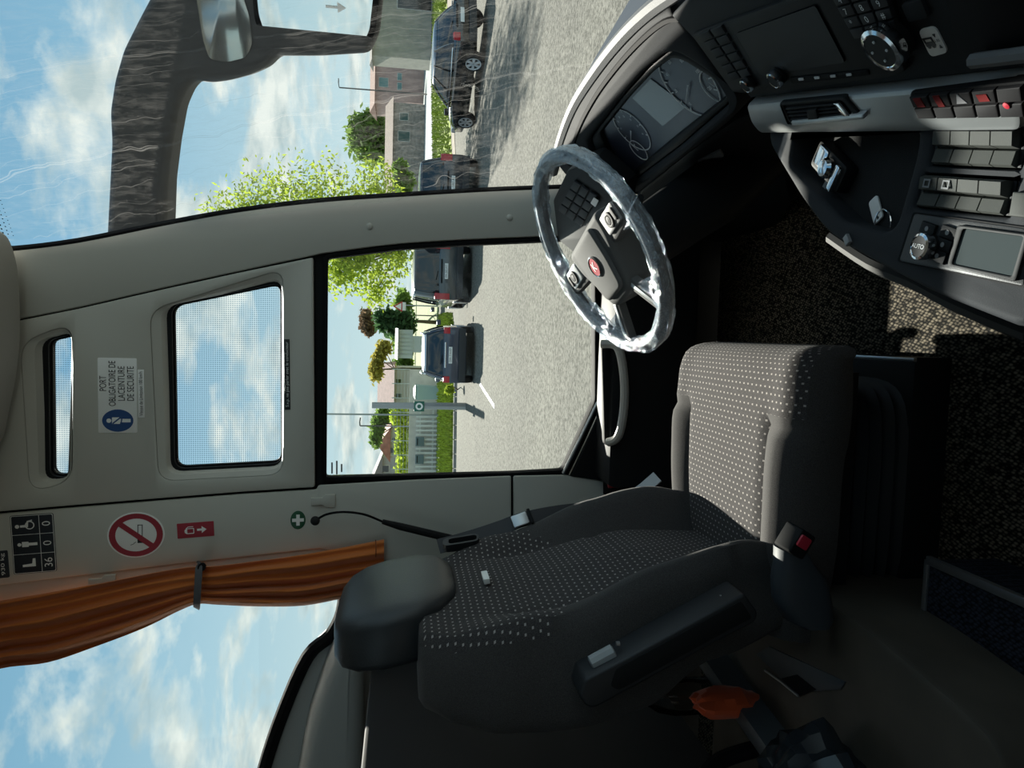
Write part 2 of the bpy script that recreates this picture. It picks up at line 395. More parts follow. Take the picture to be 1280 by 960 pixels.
# grey trim panels
pil_front = [(20, 312), (100, 302), (210, 280), (300, 264), (400, 252), (500, 245), (600, 239), (672, 236), (760, 233)]
pil_rear = [(760, 292), (672, 296), (600, 299), (500, 305), (412, 316), (390, 320), (300, 339), (200, 361), (100, 384), (30, 398)]
def lead(px): return cr([WALL.px(*q) for q in px], 4)
tr1 = thing('trim_1', WALL.p(*WALL.px(500, 270)), kind='structure', label='curved grey windscreen pillar trim with two screw caps')
obj('pillar_cover', plate(WALL, WP([(-20, 318)]) + lead(pil_front) + lead(pil_rear) + WP([(-20, 408)]), .014, .006, .012), PANEL, tr1)
for q in ((462, 283), (637, 272)):
    a, b = WALL.px(*q, .012); obj('screw_cap', lathe(WALL.sub(a, b, .012), [(.010, -.004), (.010, .002), (.007, .005), (.003, .006)], 14), PANEL, tr1)
obj('seal_edge', tube([WALL.p(*q, .004) for q in lead([(5, 309)] + pil_front)], .010, 6), RUBBER, tr1)
# panel above the driver's window with two recessed panes
rec_up = rnd(WP([(189, 388), (354, 337), (354, 592), (200, 600)]), .045, 5)
rec_small = rnd(WP([(28, 428), (92, 404), (92, 600), (40, 614)]), .05, 5)
up_px = [(-30, 412), (30, 400), (100, 386), (200, 363), (300, 341), (392, 322), (394, 608), (300, 614), (200, 622), (100, 630), (-30, 641)]
obj('upper_panel', plate(WALL, [rnd(WP(up_px), .008, 2), rec_up, rec_small], .012, .006, .014), PANEL, wall)
def reveal(outer, inner, w0, w1):
    n = len(outer); return loft([[WALL.p(*q, w0) for q in outer], [WALL.p(*[(a + c) / 2 for a, c in zip(q, s)], w0 - .008) for q, s in zip(outer, inner)], [WALL.p(*q, w1) for q in inner]], False, False)
def match(l, n):      # resample a closed loop to n points, starting where it starts
    P = [V2(q) for q in l] + [V2(l[0])]; d = [0]
    for a, b in zip(P, P[1:]): d.append(d[-1] + (b - a).length)
    out = []
    for i in range(n):
        t = d[-1] * i / n; k = max(j for j in range(len(d) - 1) if d[j] <= t + 1e-9); f = (t - d[k]) / max(1e-9, d[k + 1] - d[k])
        out.append(tuple(P[k] * (1 - f) + P[k + 1] * f))
    return out
for nm, rc, op in (('window_recess', rec_up, open_up), ('window_recess', rec_small, open_small)):
    rv = obj(nm, reveal(rc, op, .012, -.03), PANEL, wall)
# pillar panel behind the window, with signs
bp_px = [(-30, 644), (100, 633), (200, 625), (300, 617), (396, 611), (398, 606), (520, 599), (638, 594), (638, 700), (480, 700), (400, 684), (200, 706), (0, 730), (-30, 734)]
obj('pillar_panel', plate(WALL, rnd(WP(bp_px), .006, 2), .012, .005, .014), PANEL, wall)
obj('pillar_return', plate(WALL, WP([(-30, 733), (0, 729), (200, 705), (400, 683), (478, 672), (478, 694), (430, 715), (400, 718), (200, 742), (0, 772), (-30, 778)]), .012, .004, .002), PANEL, wall)
obj('lower_pillar_panel', plate(WALL, rnd(WP([(641, 594), (705, 593), (757, 601), (775, 700), (641, 700)]), .006, 2), .012, .005, .014), PANEL, wall)
obj('sill_panel_black', plate(WALL, WP([(752, 260), (752, 505), (712, 594), (760, 600), (780, 720), (1000, 720), (900, 240)]), .02, .004, .02), BLACKP, wall)
obj('window_ledge', box((-.06, 2.125, .26), (.78, .17, .26), None, .02), BLACKP, wall)
# below the passenger window: grey sill and ledge
obj('sill_panel', plate(WALL, WP([(428, 702), (428, 762), (414, 793), (386, 819), (356, 886), (331, 961), (301, 1081), (290, 1250), (520, 1250), (520, 702)]), .012, .004, .004), PANEL2, wall)
led = Frame(WALL.p(0, 0, .12), WALL.ax, WALL.ay)
obj('sill_ledge', plate(led, cr(led.pts([(428, 790), (404, 850), (386, 905), (375, 960), (362, 1040), (350, 1200)]), 4) + led.pts([(470, 1200), (455, 960), (458, 790)]), .12, .05, 0, 4), PANEL2, wall)
# driver's window
w1 = thing('window_1', WALL.p(*WALL.px(560, 450)), kind='structure', label='large black-framed driver window giving onto the car park')
inn = inset(open_driver, .014) if area2(open_driver) > 0 else inset(open_driver, -.014)
obj('frame', plate(WALL, [open_driver, inn], .035, .003, .006), RUBBER, w1)
obj('pane', plate(Frame(WALL.p(0, 0, -.02), WALL.ax, WALL.ay), inn, .004), glass('window_glass', (.97, .99, .98)), w1)
for k_, (a_, b_) in enumerate(((578, 592), (576, 593), (580, 590))): obj('glass_print', plate(Frame(WALL.p(0, 0, -.019), WALL.ax, WALL.ay), WALL.pts([(414 + 6 * k_, a_), (416 + 6 * k_, a_), (416 + 6 * k_, b_), (414 + 6 * k_, b_)], -.019), .0004), mat('print_grey', (.2, .2, .2), .7), w1)
obj('pane_rail', tube([WALL.p(*WALL.px(*q, .01), .01) for q in ((704, 592), (725, 549), (747, 503))], .006, 6), ALU, w1)
obj('pane_rail', tube([WALL.p(*WALL.px(*q, .012), .012) for q in ((712, 594), (733, 550), (752, 508))], .004, 6), CHROME, w1)
for i, (op, lb) in enumerate(((open_up, 'dotted upper side pane above the driver window'), (open_small, 'narrow dotted top pane under the ceiling'))):
    w = thing('window_%d' % (i + 2), WALL.p(*op[0]), kind='structure', label=lb)
    ccw = area2(op) > 0; ii = inset(op, .004 if ccw else -.004)
    obj('gasket', plate(WALL, [op, ii], .02, .002, -.026), RUBBER, w)
    obj('pane', plate(Frame(WALL.p(0, 0, -.036), WALL.ax, WALL.ay), ii, .004), glass('dotted_glass', (.97, .99, .99), dots=170), w)
w4 = thing('window_4', WALL.p(*WALL.px(300, 900)), kind='structure', label='wide passenger side window behind the orange curtain')
obj('pane', plate(Frame(WALL.p(0, 0, -.03), WALL.ax, WALL.ay), open_pass, .004), glass('window_glass'), w4)
obj('gasket', tube([WALL.p(*q, .012) for q in cr(WP([(432, 720), (428, 762), (413, 792), (385, 818), (355, 885), (330, 960), (300, 1080), (270, 1250)]), 4)], .02, 8), RUBBER, w4)
# window grips on the pillar
for q, c in (((404, 626), 0), ((128, 727), 0)):
    f = WALL.sub(*WALL.px(*q, .016), .014); 
    obj('trim_clip', plate(f, [(-.019, -.034), (.019, -.034), (.019, -.006), (.010, .002), (.010, .034), (-.012, .034), (-.012, .002), (-.019, -.006)], .008, .002, .007), PANEL, wall)
# black lower lining is the wall sheet itself; grab handle on it
gh = thing('grab_handle', WALL.p(*WALL.px(790, 500)), 'curved black grab handle, its grip coloured pale for sunlight, on the black panel under the driver window', 'handle')
hp = cr([WALL.p(*WALL.px(*q, w_), w_) for q, w_ in (((752, 430), .16), ((772, 434), .19), ((780, 470), .20), ((780, 510), .20), ((773, 545), .19), ((760, 553), .16))], 5)
obj('grip', tube(hp, .013, 10), mat('handle_sunlit', (.42, .41, .38), .35), gh)  # black grip given a pale colour that stands for sunlight on it
hb = Frame(WALL.p(0, 0, .15), WALL.ax, WALL.ay); obj('back_plate', plate(hb, rnd(hb.pts([(752, 428), (806, 432), (802, 520), (782, 558), (756, 558)]), .02, 3), .02, .004, 0), BLACKP, gh)

# windscreen, curved round the front
plan = [(.47, 2.16), (.60, 2.07), (.78, 1.88), (.92, 1.6), (1.0, 1.25), (1.05, .8), (1.06, .3), (1.04, -.3), (.95, -.85)]
plan = cr(plan, 5)
LEAN = .175
def shell(z0, z1, n=10, off=0.0):
    vs, fs = [], []; k = len(plan)
    for i in range(n + 1):
        z = z0 + (z1 - z0) * i / n
        for x, y in plan: vs.append(V((x - LEAN * (z - .5) + off, y - .09 * (z - .5) * (y > 1.5), z)))
    for i in range(n):
        for j in range(k - 1): fs.append((i * k + j, i * k + j + 1, (i + 1) * k + j + 1, (i + 1) * k + j))
    return vs, fs
ws = thing('window_5', (1.05, .6, .45), kind='structure', label='big curved windscreen with dried streaks of dirt')
obj('pane', shell(.40, 2.45, 14), glass('windscreen_glass', (.95, .98, .97), dust=.10, streak=True), ws)
def dots():
    vs, fs = [], []
    for r in range(7):
        for j in range(46):
            rad = .0042 * (1 - r / 8.5)
            t = j * .011 + (r % 2) * .0055; z = 2.06 - r * .010
            x0 = .47 - LEAN * (z - .5) + .012 + t * .8; y0 = 2.16 - .09 * (z - .5) - t * .55 - .006
            f = Frame((x0, y0, z), (.82, -.57, 0), (0, 0, 1)); k = len(vs)
            vs += [f.p(a, b, .001) for a, b in circ(0, 0, rad, 8)]; fs.append(tuple(range(k, k + 8)))
    return vs, fs
fd = obj('printed_dots', dots(), RUBBER, ws); fd['kind'] = 'stuff'
top('wall_header', shell(2.45, 2.75, 2), PANEL, 'grey header above the windscreen', kind='structure')
top('wall_front', shell(-.4, .40, 3), BLACKP, 'dark front bulkhead below the windscreen', kind='structure')
# ceiling, overhead bulge, right and rear sides (unseen sides close the cab to keep it dark)
top('ceiling', box((-1.1, .62, 2.72), (4.4, 3.1, .04)), PANEL, 'grey cab ceiling', kind='structure')
cf = Frame((0, 2.02, 0), (1, 0, 0), (0, 0, 1))
oc = cr(cf.pts([(-90, 262), (-30, 275), (0, 289), (13, 304), (22, 340), (25, 400), (22, 455), (12, 510), (0, 556), (-40, 610), (-110, 650)]), 4)
top('ceiling_console', plate(Frame(cf.p(0, 0, .5), cf.ax, cf.ay), oc, .5, .03, 0, 4), mat('console_grey', (.43, .425, .39), .6), 'rounded grey overhead console bulging below the ceiling', kind='structure')
wr = Frame((0, -.86, 0), (-1, 0, 0), (0, 0, 1))
top('wall_right', plate(wr, [[(-1.0, -.5), (3.2, -.5), (3.2, 2.75), (-1.0, 2.75)], rect(-.35, 1.85, .8, .75), rect(1.9, 1.8, 2.0, .7)], .04), mat('interior_dark', (.05, .05, .052), .7), 'unseen right side of the bus with door and window openings shaped for the light', kind='structure')  # unseen side; openings shaped to light the left wall more than the seat
top('wall_back', box((-3.18, .65, 1.15), (.04, 3.1, 3.1)), mat('interior_dark', (.05, .05, .052), .7), 'far rear bulkhead of the passenger saloon', kind='structure')
for i, q in enumerate((rect(-.35, 1.85, .8, .75), rect(1.9, 1.8, 2.0, .7))):
    top('window_%d' % (6 + i), plate(wr, q, .004, 0, -.02), glass('window_glass'), ('unseen door glass opposite the driver, shaped for the light', 'unseen passenger side window opposite the curtain, shaped for the light')[i], kind='structure')

# floors
top('floor', box((-1.0, .68, -.02), (4.3, 3.0, .04)), CARPET, 'dark woven carpet floor of the driver footwell', kind='structure')
WOOD = mat('brown_vinyl', (.055, .047, .036), .6, var=.4, vscale=5, bump=.1, bscale=60)
AZ = .28
aisle_edge = [atz(*q, AZ) for q in ((930, 680), (1000, 728), (1080, 785), (1145, 838), (1200, 886), (1240, 930), (1262, 990))]
al = [(p.x, p.y) for p in aisle_edge]
gz = Frame((0, 0, AZ), (1, 0, 0), (0, 1, 0))
fl2 = top('floor_aisle', plate(gz, rnd(cr(al, 4) + [(-.52, .3), (-.62, -.8), (-3.1, -.8), (-3.1, 1.5), (-.5, 1.5)], .02, 2), .27, .012), WOOD, 'raised brown vinyl aisle floor beside the driver seat', kind='structure')
SZ = .13
st = thing('floor_step', atz(1160, 700, SZ), kind='structure', label='dark blue carpeted step edged with aluminium')
c0 = atz(1160, 700, SZ)
obj('tread', box(((c0.x - .95) / 2, c0.y / 2 - .1, SZ - .065), (abs(c0.x + .95), c0.y + .2, .13)), CARPET2, st)
obj('edge_strip', box((c0.x, c0.y / 2 - .1, SZ), (.014, c0.y + .2, .010), None, .002), ALU, st)
obj('edge_strip', box((c0.x - .1, c0.y, SZ), (.2, .010, .008), None, .002), ALU, st)
# partition behind the driver
pt = thing('wall_partition', (-.98, 1.6, .28), kind='structure', label='black partition behind the driver seat')
obj('panel', box((-.98, 1.62, .68), (.03, 1.14, .80), None, .01), mat('partition_black', (.008, .009, .010), .7), pt)
obj('base_trim', box((-.75, 1.15, AZ + .03), (.035, .95, .06), Euler((0, 0, -.13)), .008), mat('trim_slate', (.10, .11, .12), .4), pt)

# ================================================================== DASHBOARD
T47 = R(47)
CL = Frame(atx(830, 140, .41), (0, -1, 0), (math.cos(T47), 0, math.sin(T47)))
_O = atz(1280, 150, .5); _R = (_O - atz(960, 159, .5)).normalized(); _N = V((-_R.y, _R.x, 0))
RD = Frame(_O, _R, _N * math.cos(T47) + V((0, 0, math.sin(T47))))
CO = Frame(_O, _R, _N)
dash = thing('dashboard', (.55, 1.0, 0), 'charcoal wraparound dashboard with instrument cluster, radio, silver strip and switch console', 'dashboard')
def D(name, vf, m, parent=None, **kw): return obj(name, vf, m, parent or dash, **kw)
def quad(fr, q, w=0): return fr.pts(q, w)
def bil(q, s, t):
    a, b, c, d = [V2(p) for p in q]
    return tuple((a * (1 - s) + b * s) * (1 - t) + (d * (1 - s) + c * s) * t)
def keys(fr, q, nx, ny, m, parent, name='key', gap=.06, th=.004, bev=.0015, w=.003):
    """a block of separate keys inside a pixel quad (top-left, top-right, bottom-right, bottom-left)"""
    Q = quad(fr, q); out = []
    for r in range(ny):
        for c in range(nx):
            s0, s1, t0, t1 = (c + gap) / nx, (c + 1 - gap) / nx, (r + gap) / ny, (r + 1 - gap) / ny
            l = [bil(Q, s0, t0), bil(Q, s1, t0), bil(Q, s1, t1), bil(Q, s0, t1)]
            out.append((D(name, plate(fr, l, th, bev, w), m, parent), bil(Q, (c + .5) / nx, (r + .5) / ny)))
    return out
def knob(fr, pxy, r, h, parent, ring=True, name='knob', w=0):
    a, b = fr.px(*pxy, w + h); f = fr.sub(a, b, w)
    k = D(name, lathe(f, [(r * .95, -.002), (r * .95, h * .8), (r * .85, h), (r * .2, h)], 24), BLACKP, parent)
    if ring: D('chrome_ring', join(lathe(f, [(r * 1.0, h * .35), (r * 1.03, h * .5), (r * 1.0, h * .97), (r * .82, h * 1.04), (r * .78, h * 1.0)], 24, False)), CHROME, k if parent is dash else parent)
    return f
# structure below and in front
body_plan = [(.43, 2.08), (.41, 1.05), (.36, .90), (.27, .45), (.25, -.2), (.80, -.6), (.96, .3), (.93, 1.0), (.78, 1.6), (.55, 1.98)]
D('lower_body', plate(Frame((0, 0, .46), (1, 0, 0), (0, 1, 0)), body_plan, .45, .01), BLACKP)
shelf = [tuple(atz(*q, .57))[:2] for q in ((686, 200), (712, 130), (742, 72), (788, -6))] + [(.80, .9), (.85, .2), (.62, .2), (.56, .9), (.55, 1.6), (.48, 1.9)]
D('top_shelf', plate(Frame((0, 0, .57), (1, 0, 0), (0, 1, 0)), shelf, .1, .008), mat('shelf_blue_grey', (.05, .065, .085), .9, spec=.08))
# instrument binnacle
hood_px = [(700, 196), (706, 165), (722, 128), (748, 88), (780, 48), (815, 14), (850, -6), (870, 20), (900, 60), (937, 124), (918, 145), (860, 190), (800, 238), (760, 236), (722, 222)]
lcd_px = [(754, 163), (790, 118), (818, 88), (844, 68), (858, 70), (886, 87), (914, 105), (912, 116), (850, 165), (792, 213), (781, 209), (764, 185)]
hood = rnd(CL.pts(hood_px), .03, 3); lcd = rnd(CL.pts(lcd_px), .012, 3)
bz = CL.pts([(742, 168), (780, 118), (815, 78), (842, 56), (862, 57), (900, 82), (926, 104), (924, 118), (855, 178), (794, 224), (772, 220), (752, 195)])
cl = D('instrument_cluster', plate(CL, lcd, .006, 0, 0), mat('lcd_glass', (.045, .055, .085), .38, spec=.5, var=.35, vscale=9))
D('bezel', plate(CL, [rnd(bz, .02, 3), lcd], .03, .008, .012), BLACKP)
D('hood', plate(CL, [hood, rnd(bz, .02, 3)], .14, .012, .022, 3), DASHG)
rim = cr([CL.p(*CL.px(*q, .015), .015) for q in ((692, 215), (701, 178), (718, 133), (746, 88), (779, 46), (814, 12), (850, -14), (885, -40))], 5)
D('hood_sunlit_rim', tube(rim, .013, 8), SOFT)  # soft dash edge, coloured paler for the sunlight along it
rim2 = cr([CL.p(*CL.px(*q, .02), .02) for q in ((712, 205), (722, 165), (742, 125), (768, 88), (800, 52), (832, 26), (856, 22))], 5)
D('hood_seam', tube(rim2, .006, 6), RUBBER)
GW = mat('gauge_white', (.62, .66, .68), .5)
GD = mat('symbol_grey', (.20, .21, .22), .6)
def ringp(fr, r, t, n=36): return [circ(0, 0, r, n), circ(0, 0, r - t, n)]
for (c, r, n0) in (((790, 162), .052, 9), ((862, 104), .066, 13)):
    a, b = CL.px(*c); f = CL.sub(a, b, .0012); g = D('gauge', plate(f, ringp(f, r, .0025), .001, 0, .001), GW, cl)
    ang0 = R(215)
    for i in range(n0):
        t = ang0 - R(250) * i / (n0 - 1); ca, sa = math.cos(t), math.sin(t)
        rr = r * .84; q = [(ca * rr - sa * .0012, sa * rr + ca * .0012), (ca * rr + sa * .0012, sa * rr - ca * .0012), (ca * r * .95 + sa * .0012, sa * r * .95 - ca * .0012), (ca * r * .95 - sa * .0012, sa * r * .95 + ca * .0012)]
        D('tick', plate(f, q, .0008, 0, .001), GW, cl)
        if i % 2 == 0 and n0 > 9: text(str(i * 10), f, ca * r * .70, sa * r * .70, .009, GW, cl, .0012)
        elif n0 == 9: text(str(i * 5), f, ca * r * .68, sa * r * .68, .0065, GW, cl, .0012)
    t = R(205); ca, sa = math.cos(t), math.sin(t)
    D('needle', plate(f, [(-sa * .0014, ca * .0014), (sa * .0014, -ca * .0014), (ca * r * .85, sa * r * .85)], .001, 0, .003), GW, cl)
for c, r in (((799, 187), .026), ((895, 107), .032)):
    a, b = CL.px(*c); f = CL.sub(a, b, .0014); D('gauge', plate(f, ringp(f, r, .0022), .001, 0, .001), GW, cl)
    D('needle', plate(f, [(-.001, 0), (.001, 0), (-.006, r * .75)], .001, 0, .002), GW, cl)
D('trip_display', plate(CL, CL.pts([(791, 122), (814, 98), (859, 132), (829, 157)]), .001, 0, .0016), mat('lcd_pale', (.16, .21, .24), .25, spec=.6), cl)
# knee panel and column side below the cluster
KP = Frame(atx(900, 215, .36), (0, -1, 0), (.12, 0, 1))
D('knee_panel', plate(KP, rnd(KP.pts([(800, 240), (860, 192), (920, 150), (944, 140), (962, 165), (978, 200), (990, 255), (960, 300), (880, 330), (820, 320), (790, 280)]), .02, 2), .06, .008), BLACKP)
D('card_slot', plate(KP, rnd(KP.pts([(872, 202), (900, 188), (905, 196), (877, 211)], .006), .003, 2), .004, .001, .006), SOFT)
f = knob(KP, (858, 245), .024, .03, dash, False, 'light_switch')
D('switch_grip', box(f.p(0, 0, .036), (.012, .034, .014), Euler((0, -.4, 0)), .003), CHROME)
# left switch field behind the wheel
LS = Frame(atx(728, 255, .33), (0, -1, 0), (math.cos(T47), 0, math.sin(T47)))
lsp = D('switch_field', plate(LS, rnd(LS.pts([(690, 252), (708, 214), (735, 205), (775, 240), (770, 300), (720, 320), (696, 300)]), .015, 2), .05, .004, -.004), BLACKP)
for k, _ in keys(LS, [(697, 262), (718, 224), (748, 244), (728, 284)], 4, 3, KEYG, lsp, gap=.08): pass
D('field_label', plate(LS, rnd(LS.pts([(738, 254), (742, 247), (748, 251), (744, 259)], .006), .001, 1), .001, 0, .006), WHITE, lsp)
# radio fascia
fas = [(838, 20), (868, -12), (960, -60), (1290, -150), (1290, 87), (938, 124)]
D('radio_fascia', plate(RD, RD.pts(fas), .12, .006, 0), DASHG)
radio = D('radio', plate(RD, rnd(RD.pts([(868, 40), (908, 24), (1035, -22), (1110, -48), (1138, 84), (1120, 92), (950, 115), (920, 112)]), .006, 2), .01, .003, .006), BLACKP)
D('screen', plate(RD, rnd(RD.pts([(926, 36), (1027, -1), (1064, 71), (957, 89)]), .004, 2), .003, 0, .008), SCREEN, radio)
RW = RD.sub(0, 0, .006)
keys(RW, [(873, 41), (904, 29), (942, 93), (916, 100)], 2, 6, KEYG, radio, gap=.07)
kp_ = keys(RW, [(1032, -22), (1100, -42), (1126, 36), (1070, 48)], 3, 5, KEYG, radio, gap=.06)
for (k, c), ch in zip(kp_, '123456789*0#' + '   '):
    if ch.strip(): text(ch, RW, c[0], c[1], .009, GW, radio, .0036)
keys(RW, [(1112, 80), (1132, 77), (1134, 85), (1114, 88)], 1, 1, KEYG, radio)
D('disc_slot', plate(RW, rnd(RW.pts([(988, 96), (1086, 86), (1088, 93), (991, 104)]), .002, 2), .002, .0005, .0015), RUBBER, radio)
for i in range(4): D('slot_key', plate(RW, RW.pts([(1000 + i * 20, 96 - i * 2), (1006 + i * 20, 95.4 - i * 2), (1007 + i * 20, 98 - i * 2), (1001 + i * 20, 98.6 - i * 2)]), .001, 0, .003), GW, radio)
fk = knob(RW, (1100, 64), .022, .015, radio)
for a, b in ((0, .010), (0, -.010), (.010, 0), (-.010, 0)): D('knob_mark', plate(fk, circ(a, b, .0014, 8), .001, 0, .0162), GW, radio)
knob(RW, (931, 109), .010, .011, radio); knob(RW, (966, 102), .011, .012, radio)
# height notice by the radio
hn = D('height_notice', plate(RD, rnd(RD.pts([(1147, 38), (1168, 33), (1185, 66), (1163, 72)], .0015), .006, 4), .002, .0005, .0015), WHITE)
hf = RD.sub(*RD.px(1166, 52, .0016), .0016)
qs = [V2(RD.px(*q, .0016)) for q in ((1147, 38), (1168, 33), (1185, 66), (1163, 72))]; sw_ = ((qs[1] - qs[0]).length + (qs[2] - qs[3]).length) / 2; shh = ((qs[3] - qs[0]).length + (qs[2] - qs[1]).length) / 2; k_ = min(sw_, shh) / .040
def sc_(l): return [(a_ * k_, b_ * k_) for a_, b_ in l]
D('bus_mark', plate(hf, [sc_([(-.017, -.007), (.003, -.007), (.003, .009), (-.017, .009)]), sc_([(-.014, .001), (0, .001), (0, .006), (-.014, .006)])], .0004, 0, .0006), BLACKI, hn)
for a in (-.012, -.002): D('wheel_mark', plate(hf, circ(a * k_, -.008 * k_, .003 * k_, 10), .0004, 0, .0007), BLACKI, hn)
text('3,80', hf, .011 * k_, .001 * k_, .007 * k_, BLACKI, hn, .0007)
for s in (1, -1): D('arrow_mark', plate(hf, sc_([(.011 - .003, s * .013), (.011 + .003, s * .013), (.011, s * .007)]), .0004, 0, .0006), BLACKI, hn)
# dark storage recess right of it
D('storage_recess', plate(RD, rnd(RD.pts([(1172, -60), (1290, -90), (1290, 72), (1215, 78), (1200, 60)]), .01, 2), .004, .001, .003), RUBBER)
D('recess_lip', tube([RD.p(*RD.px(*q, .012), .012) for q in ((1216, 76), (1250, 72), (1290, 67))], .006, 8), SOFT)
D('recess_flap', plate(RD, rnd(RD.pts([(1130, 2), (1155, -6), (1165, 18), (1140, 25)]), .003, 2), .003, .001, .004), DASHG)
# silver strip with air vent and warning switches
sp_ = D('silver_strip', plate(RD, rnd(RD.pts([(940, 124), (1000, 117), (1290, 85), (1290, 152), (958, 160), (946, 146)]), .008, 3), .02, .005, .012), SILVER)
SW = RD.sub(0, 0, .012)
vent = D('air_vent', plate(SW, [rnd(SW.pts([(975, 127), (1058, 119), (1080, 144), (986, 155)]), .006, 3), rnd(SW.pts([(981, 130), (1054, 123), (1070, 142), (990, 150)]), .004, 2)], .006, .002, .003), BLACKP)
D('vent_back', plate(SW, SW.pts([(981, 130), (1054, 123), (1070, 142), (990, 150)]), .001, 0, .0008), RUBBER, vent)
for i in range(4):
    t = .16 + .22 * i; Q = SW.pts([(981, 130), (1054, 123), (1070, 142), (990, 150)])
    D('louvre', plate(SW, [bil(Q, .03, t), bil(Q, .88, t), bil(Q, .88, t + .08), bil(Q, .03, t + .08)], .003, .0006, .004), DASHG, vent)
Q = SW.pts([(981, 130), (1054, 123), (1070, 142), (990, 150)])
D('vent_slider', plate(SW, [bil(Q, .42, .3), bil(Q, .58, .3), bil(Q, .52, .9), bil(Q, .36, .9)], .004, .001, .006), BLACKP, vent)
D('vent_wheel', plate(SW, [bil(Q, .9, .05), bil(Q, .98, .05), bil(Q, .98, .9), bil(Q, .9, .9)], .004, .001, .006), CHROME, vent)
D('vent_lip', plate(SW, rnd(SW.pts([(988, 152), (1079, 143), (1079, 150), (990, 158)], .006), .002, 2), .006, .002, .006), mat('lip_pale', (.55, .58, .59), .3, metal=.3), vent)
ws_ = D('warning_switches', plate(SW, rnd(SW.pts([(1137, 114), (1290, 98), (1290, 143), (1152, 145)]), .006, 3), .008, .002, .002), RUBBER)
kk = keys(SW, [(1141, 116), (1284, 101), (1288, 141), (1153, 144)], 5, 2, mat('switch_black', (.016, .015, .016), .65, spec=.15), ws_, 'switch', .04, .006, .0015, .006)
REDI = mat('icon_red', (.18, .015, .015), .7, spec=.1)
ic = [rect(0, 0, .010, .010), rect(0, 0, .008, .012), [(-.006, -.004), (.006, -.004), (0, .006)], rect(0, 0, .011, .007)]
for i, s in enumerate(ic):
    a, b = kk[i][1]; D('switch_symbol', plate(SW, [(a + x, b + y) for x, y in s], .0008, 0, .0066), REDI if i != 2 else mat('icon_grey', (.25, .25, .26), .5), ws_)
a, b = kk[9][1]; D('red_lamp', lathe(SW.sub(a, b + .006, .006), [(.003, 0), (.003, .001), (.001, .0015)], 12), mat('lamp_red', (.5, .01, .03), .5), ws_)
# flat console with tray, rocker switches and heating control
con_px = [(960, 160), (1290, 151), (1290, 416), (1230, 392), (1170, 368), (1110, 337), (1060, 309), (1030, 287), (1000, 246), (976, 206), (962, 182)]
tray_px = [(992, 163), (1149, 163), (1143, 200), (1120, 280), (1107, 290), (1055, 277), (1018, 240), (986, 207)]
b1 = [(1171, 160), (1284, 160), (1274, 212), (1161, 207)]
b2 = [(1155, 217), (1270, 224), (1260, 272), (1142, 259)]
con = rnd(CO.pts(con_px), .02, 3); tray = rnd(CO.pts(tray_px), .012, 3)
h1 = rnd(CO.pts(b1), .004, 2); h2 = rnd(CO.pts(b2), .004, 2)
D('console', plate(CO, [con, tray, h1, h2], .045, .006, 0, 3), DASHG)
D('tray_liner', plate(CO, tray, .004, 0, -.03), mat('felt_black', (.010, .011, .012), .95, bump=.3, bscale=700))
D('console_under', plate(CO, inset(con, .02) if area2(con) > 0 else inset(con, -.02), .02, 0, -.036), RUBBER)
ROCK = mat('rocker_grey', (.06, .064, .058), .7, spec=.15, bump=.15, bscale=900, bdist=.0006)
for bq, hh in ((b1, h1), (b2, h2)):
    bank = D('switch_bank', plate(CO, hh, .004, 0, -.02), RUBBER)
    Q = CO.pts(bq)
    for c in range(4):
        s0, s1 = .05 + (c + .03) / 4 * .9, .05 + (c + .97) / 4 * .9
        def P_(s, t, w): return CO.p(*bil(Q, s, t), w)
        rows = [[P_(s, t, w) for s in (s0, s1)] for t, w in ((.04, .003), (.10, .008), (.44, .006), (.50, -.003), (.56, .001), (.9, .003), (.96, -.002))]
        low = [P_(s1, .96, -.018), P_(s0, .96, -.018)]
        vs = [p for r_ in rows for p in r_] + [P_(s0, .04, -.018), P_(s1, .04, -.018), P_(s0, .96, -.018), P_(s1, .96, -.018)]
        fs = [(2 * i, 2 * i + 2, 2 * i + 3, 2 * i + 1) for i in range(6)] + [(0, 1, 15, 14), (12, 16, 17, 13)] + [tuple([14] + [2 * i for i in range(7)] + [16]), tuple([17] + [2 * i + 1 for i in range(6, -1, -1)] + [15])]
        D('rocker_switch', (vs, fs), ROCK, bank, sharp=.3)
        if bq is b2 and c < 2:
            a, b = bil(Q, (s0 + s1) / 2, .27); D('symbol', plate(CO, [rect(a, b, .009, .008), rect(a, b, .006, .005)], .0006, 0, .0085), GD, bank)
    for s, t in ((.0, .5), (1.0, .5)):
        a, b = bil(Q, .025 if s == 0 else .975, .5); 
        D('bank_end', plate(CO, [bil(Q, .005 + s * .95, .04), bil(Q, .045 + s * .95, .04), bil(Q, .045 + s * .95, .96), bil(Q, .005 + s * .95, .96)], .018, .001, -.002), BLACKP, bank)
keys(CO, [(1272, 238), (1300, 240), (1295, 275), (1266, 272)], 1, 1, ROCK, dash, 'rocker_switch', .05, .006, .002, .006)
ac = D('heating_control', plate(CO, rnd(CO.pts([(1145, 267), (1284, 286), (1282, 358), (1126, 326)]), .003, 2), .006, .001, .002), DARKP)
D('gap_line', plate(CO, [rnd(CO.pts([(1143, 265), (1286, 284), (1284, 360), (1123, 327)]), .003, 2), rnd(CO.pts([(1145, 267), (1284, 286), (1282, 358), (1126, 326)]), .003, 2)], .003, 0, .0015), RUBBER, ac)
CW = CO.sub(0, 0, .002)
kc = knob(CW, (1148, 308), .0125, .014, ac)
text('AUTO', kc, 0, 0, .006, GW, ac, .0148)
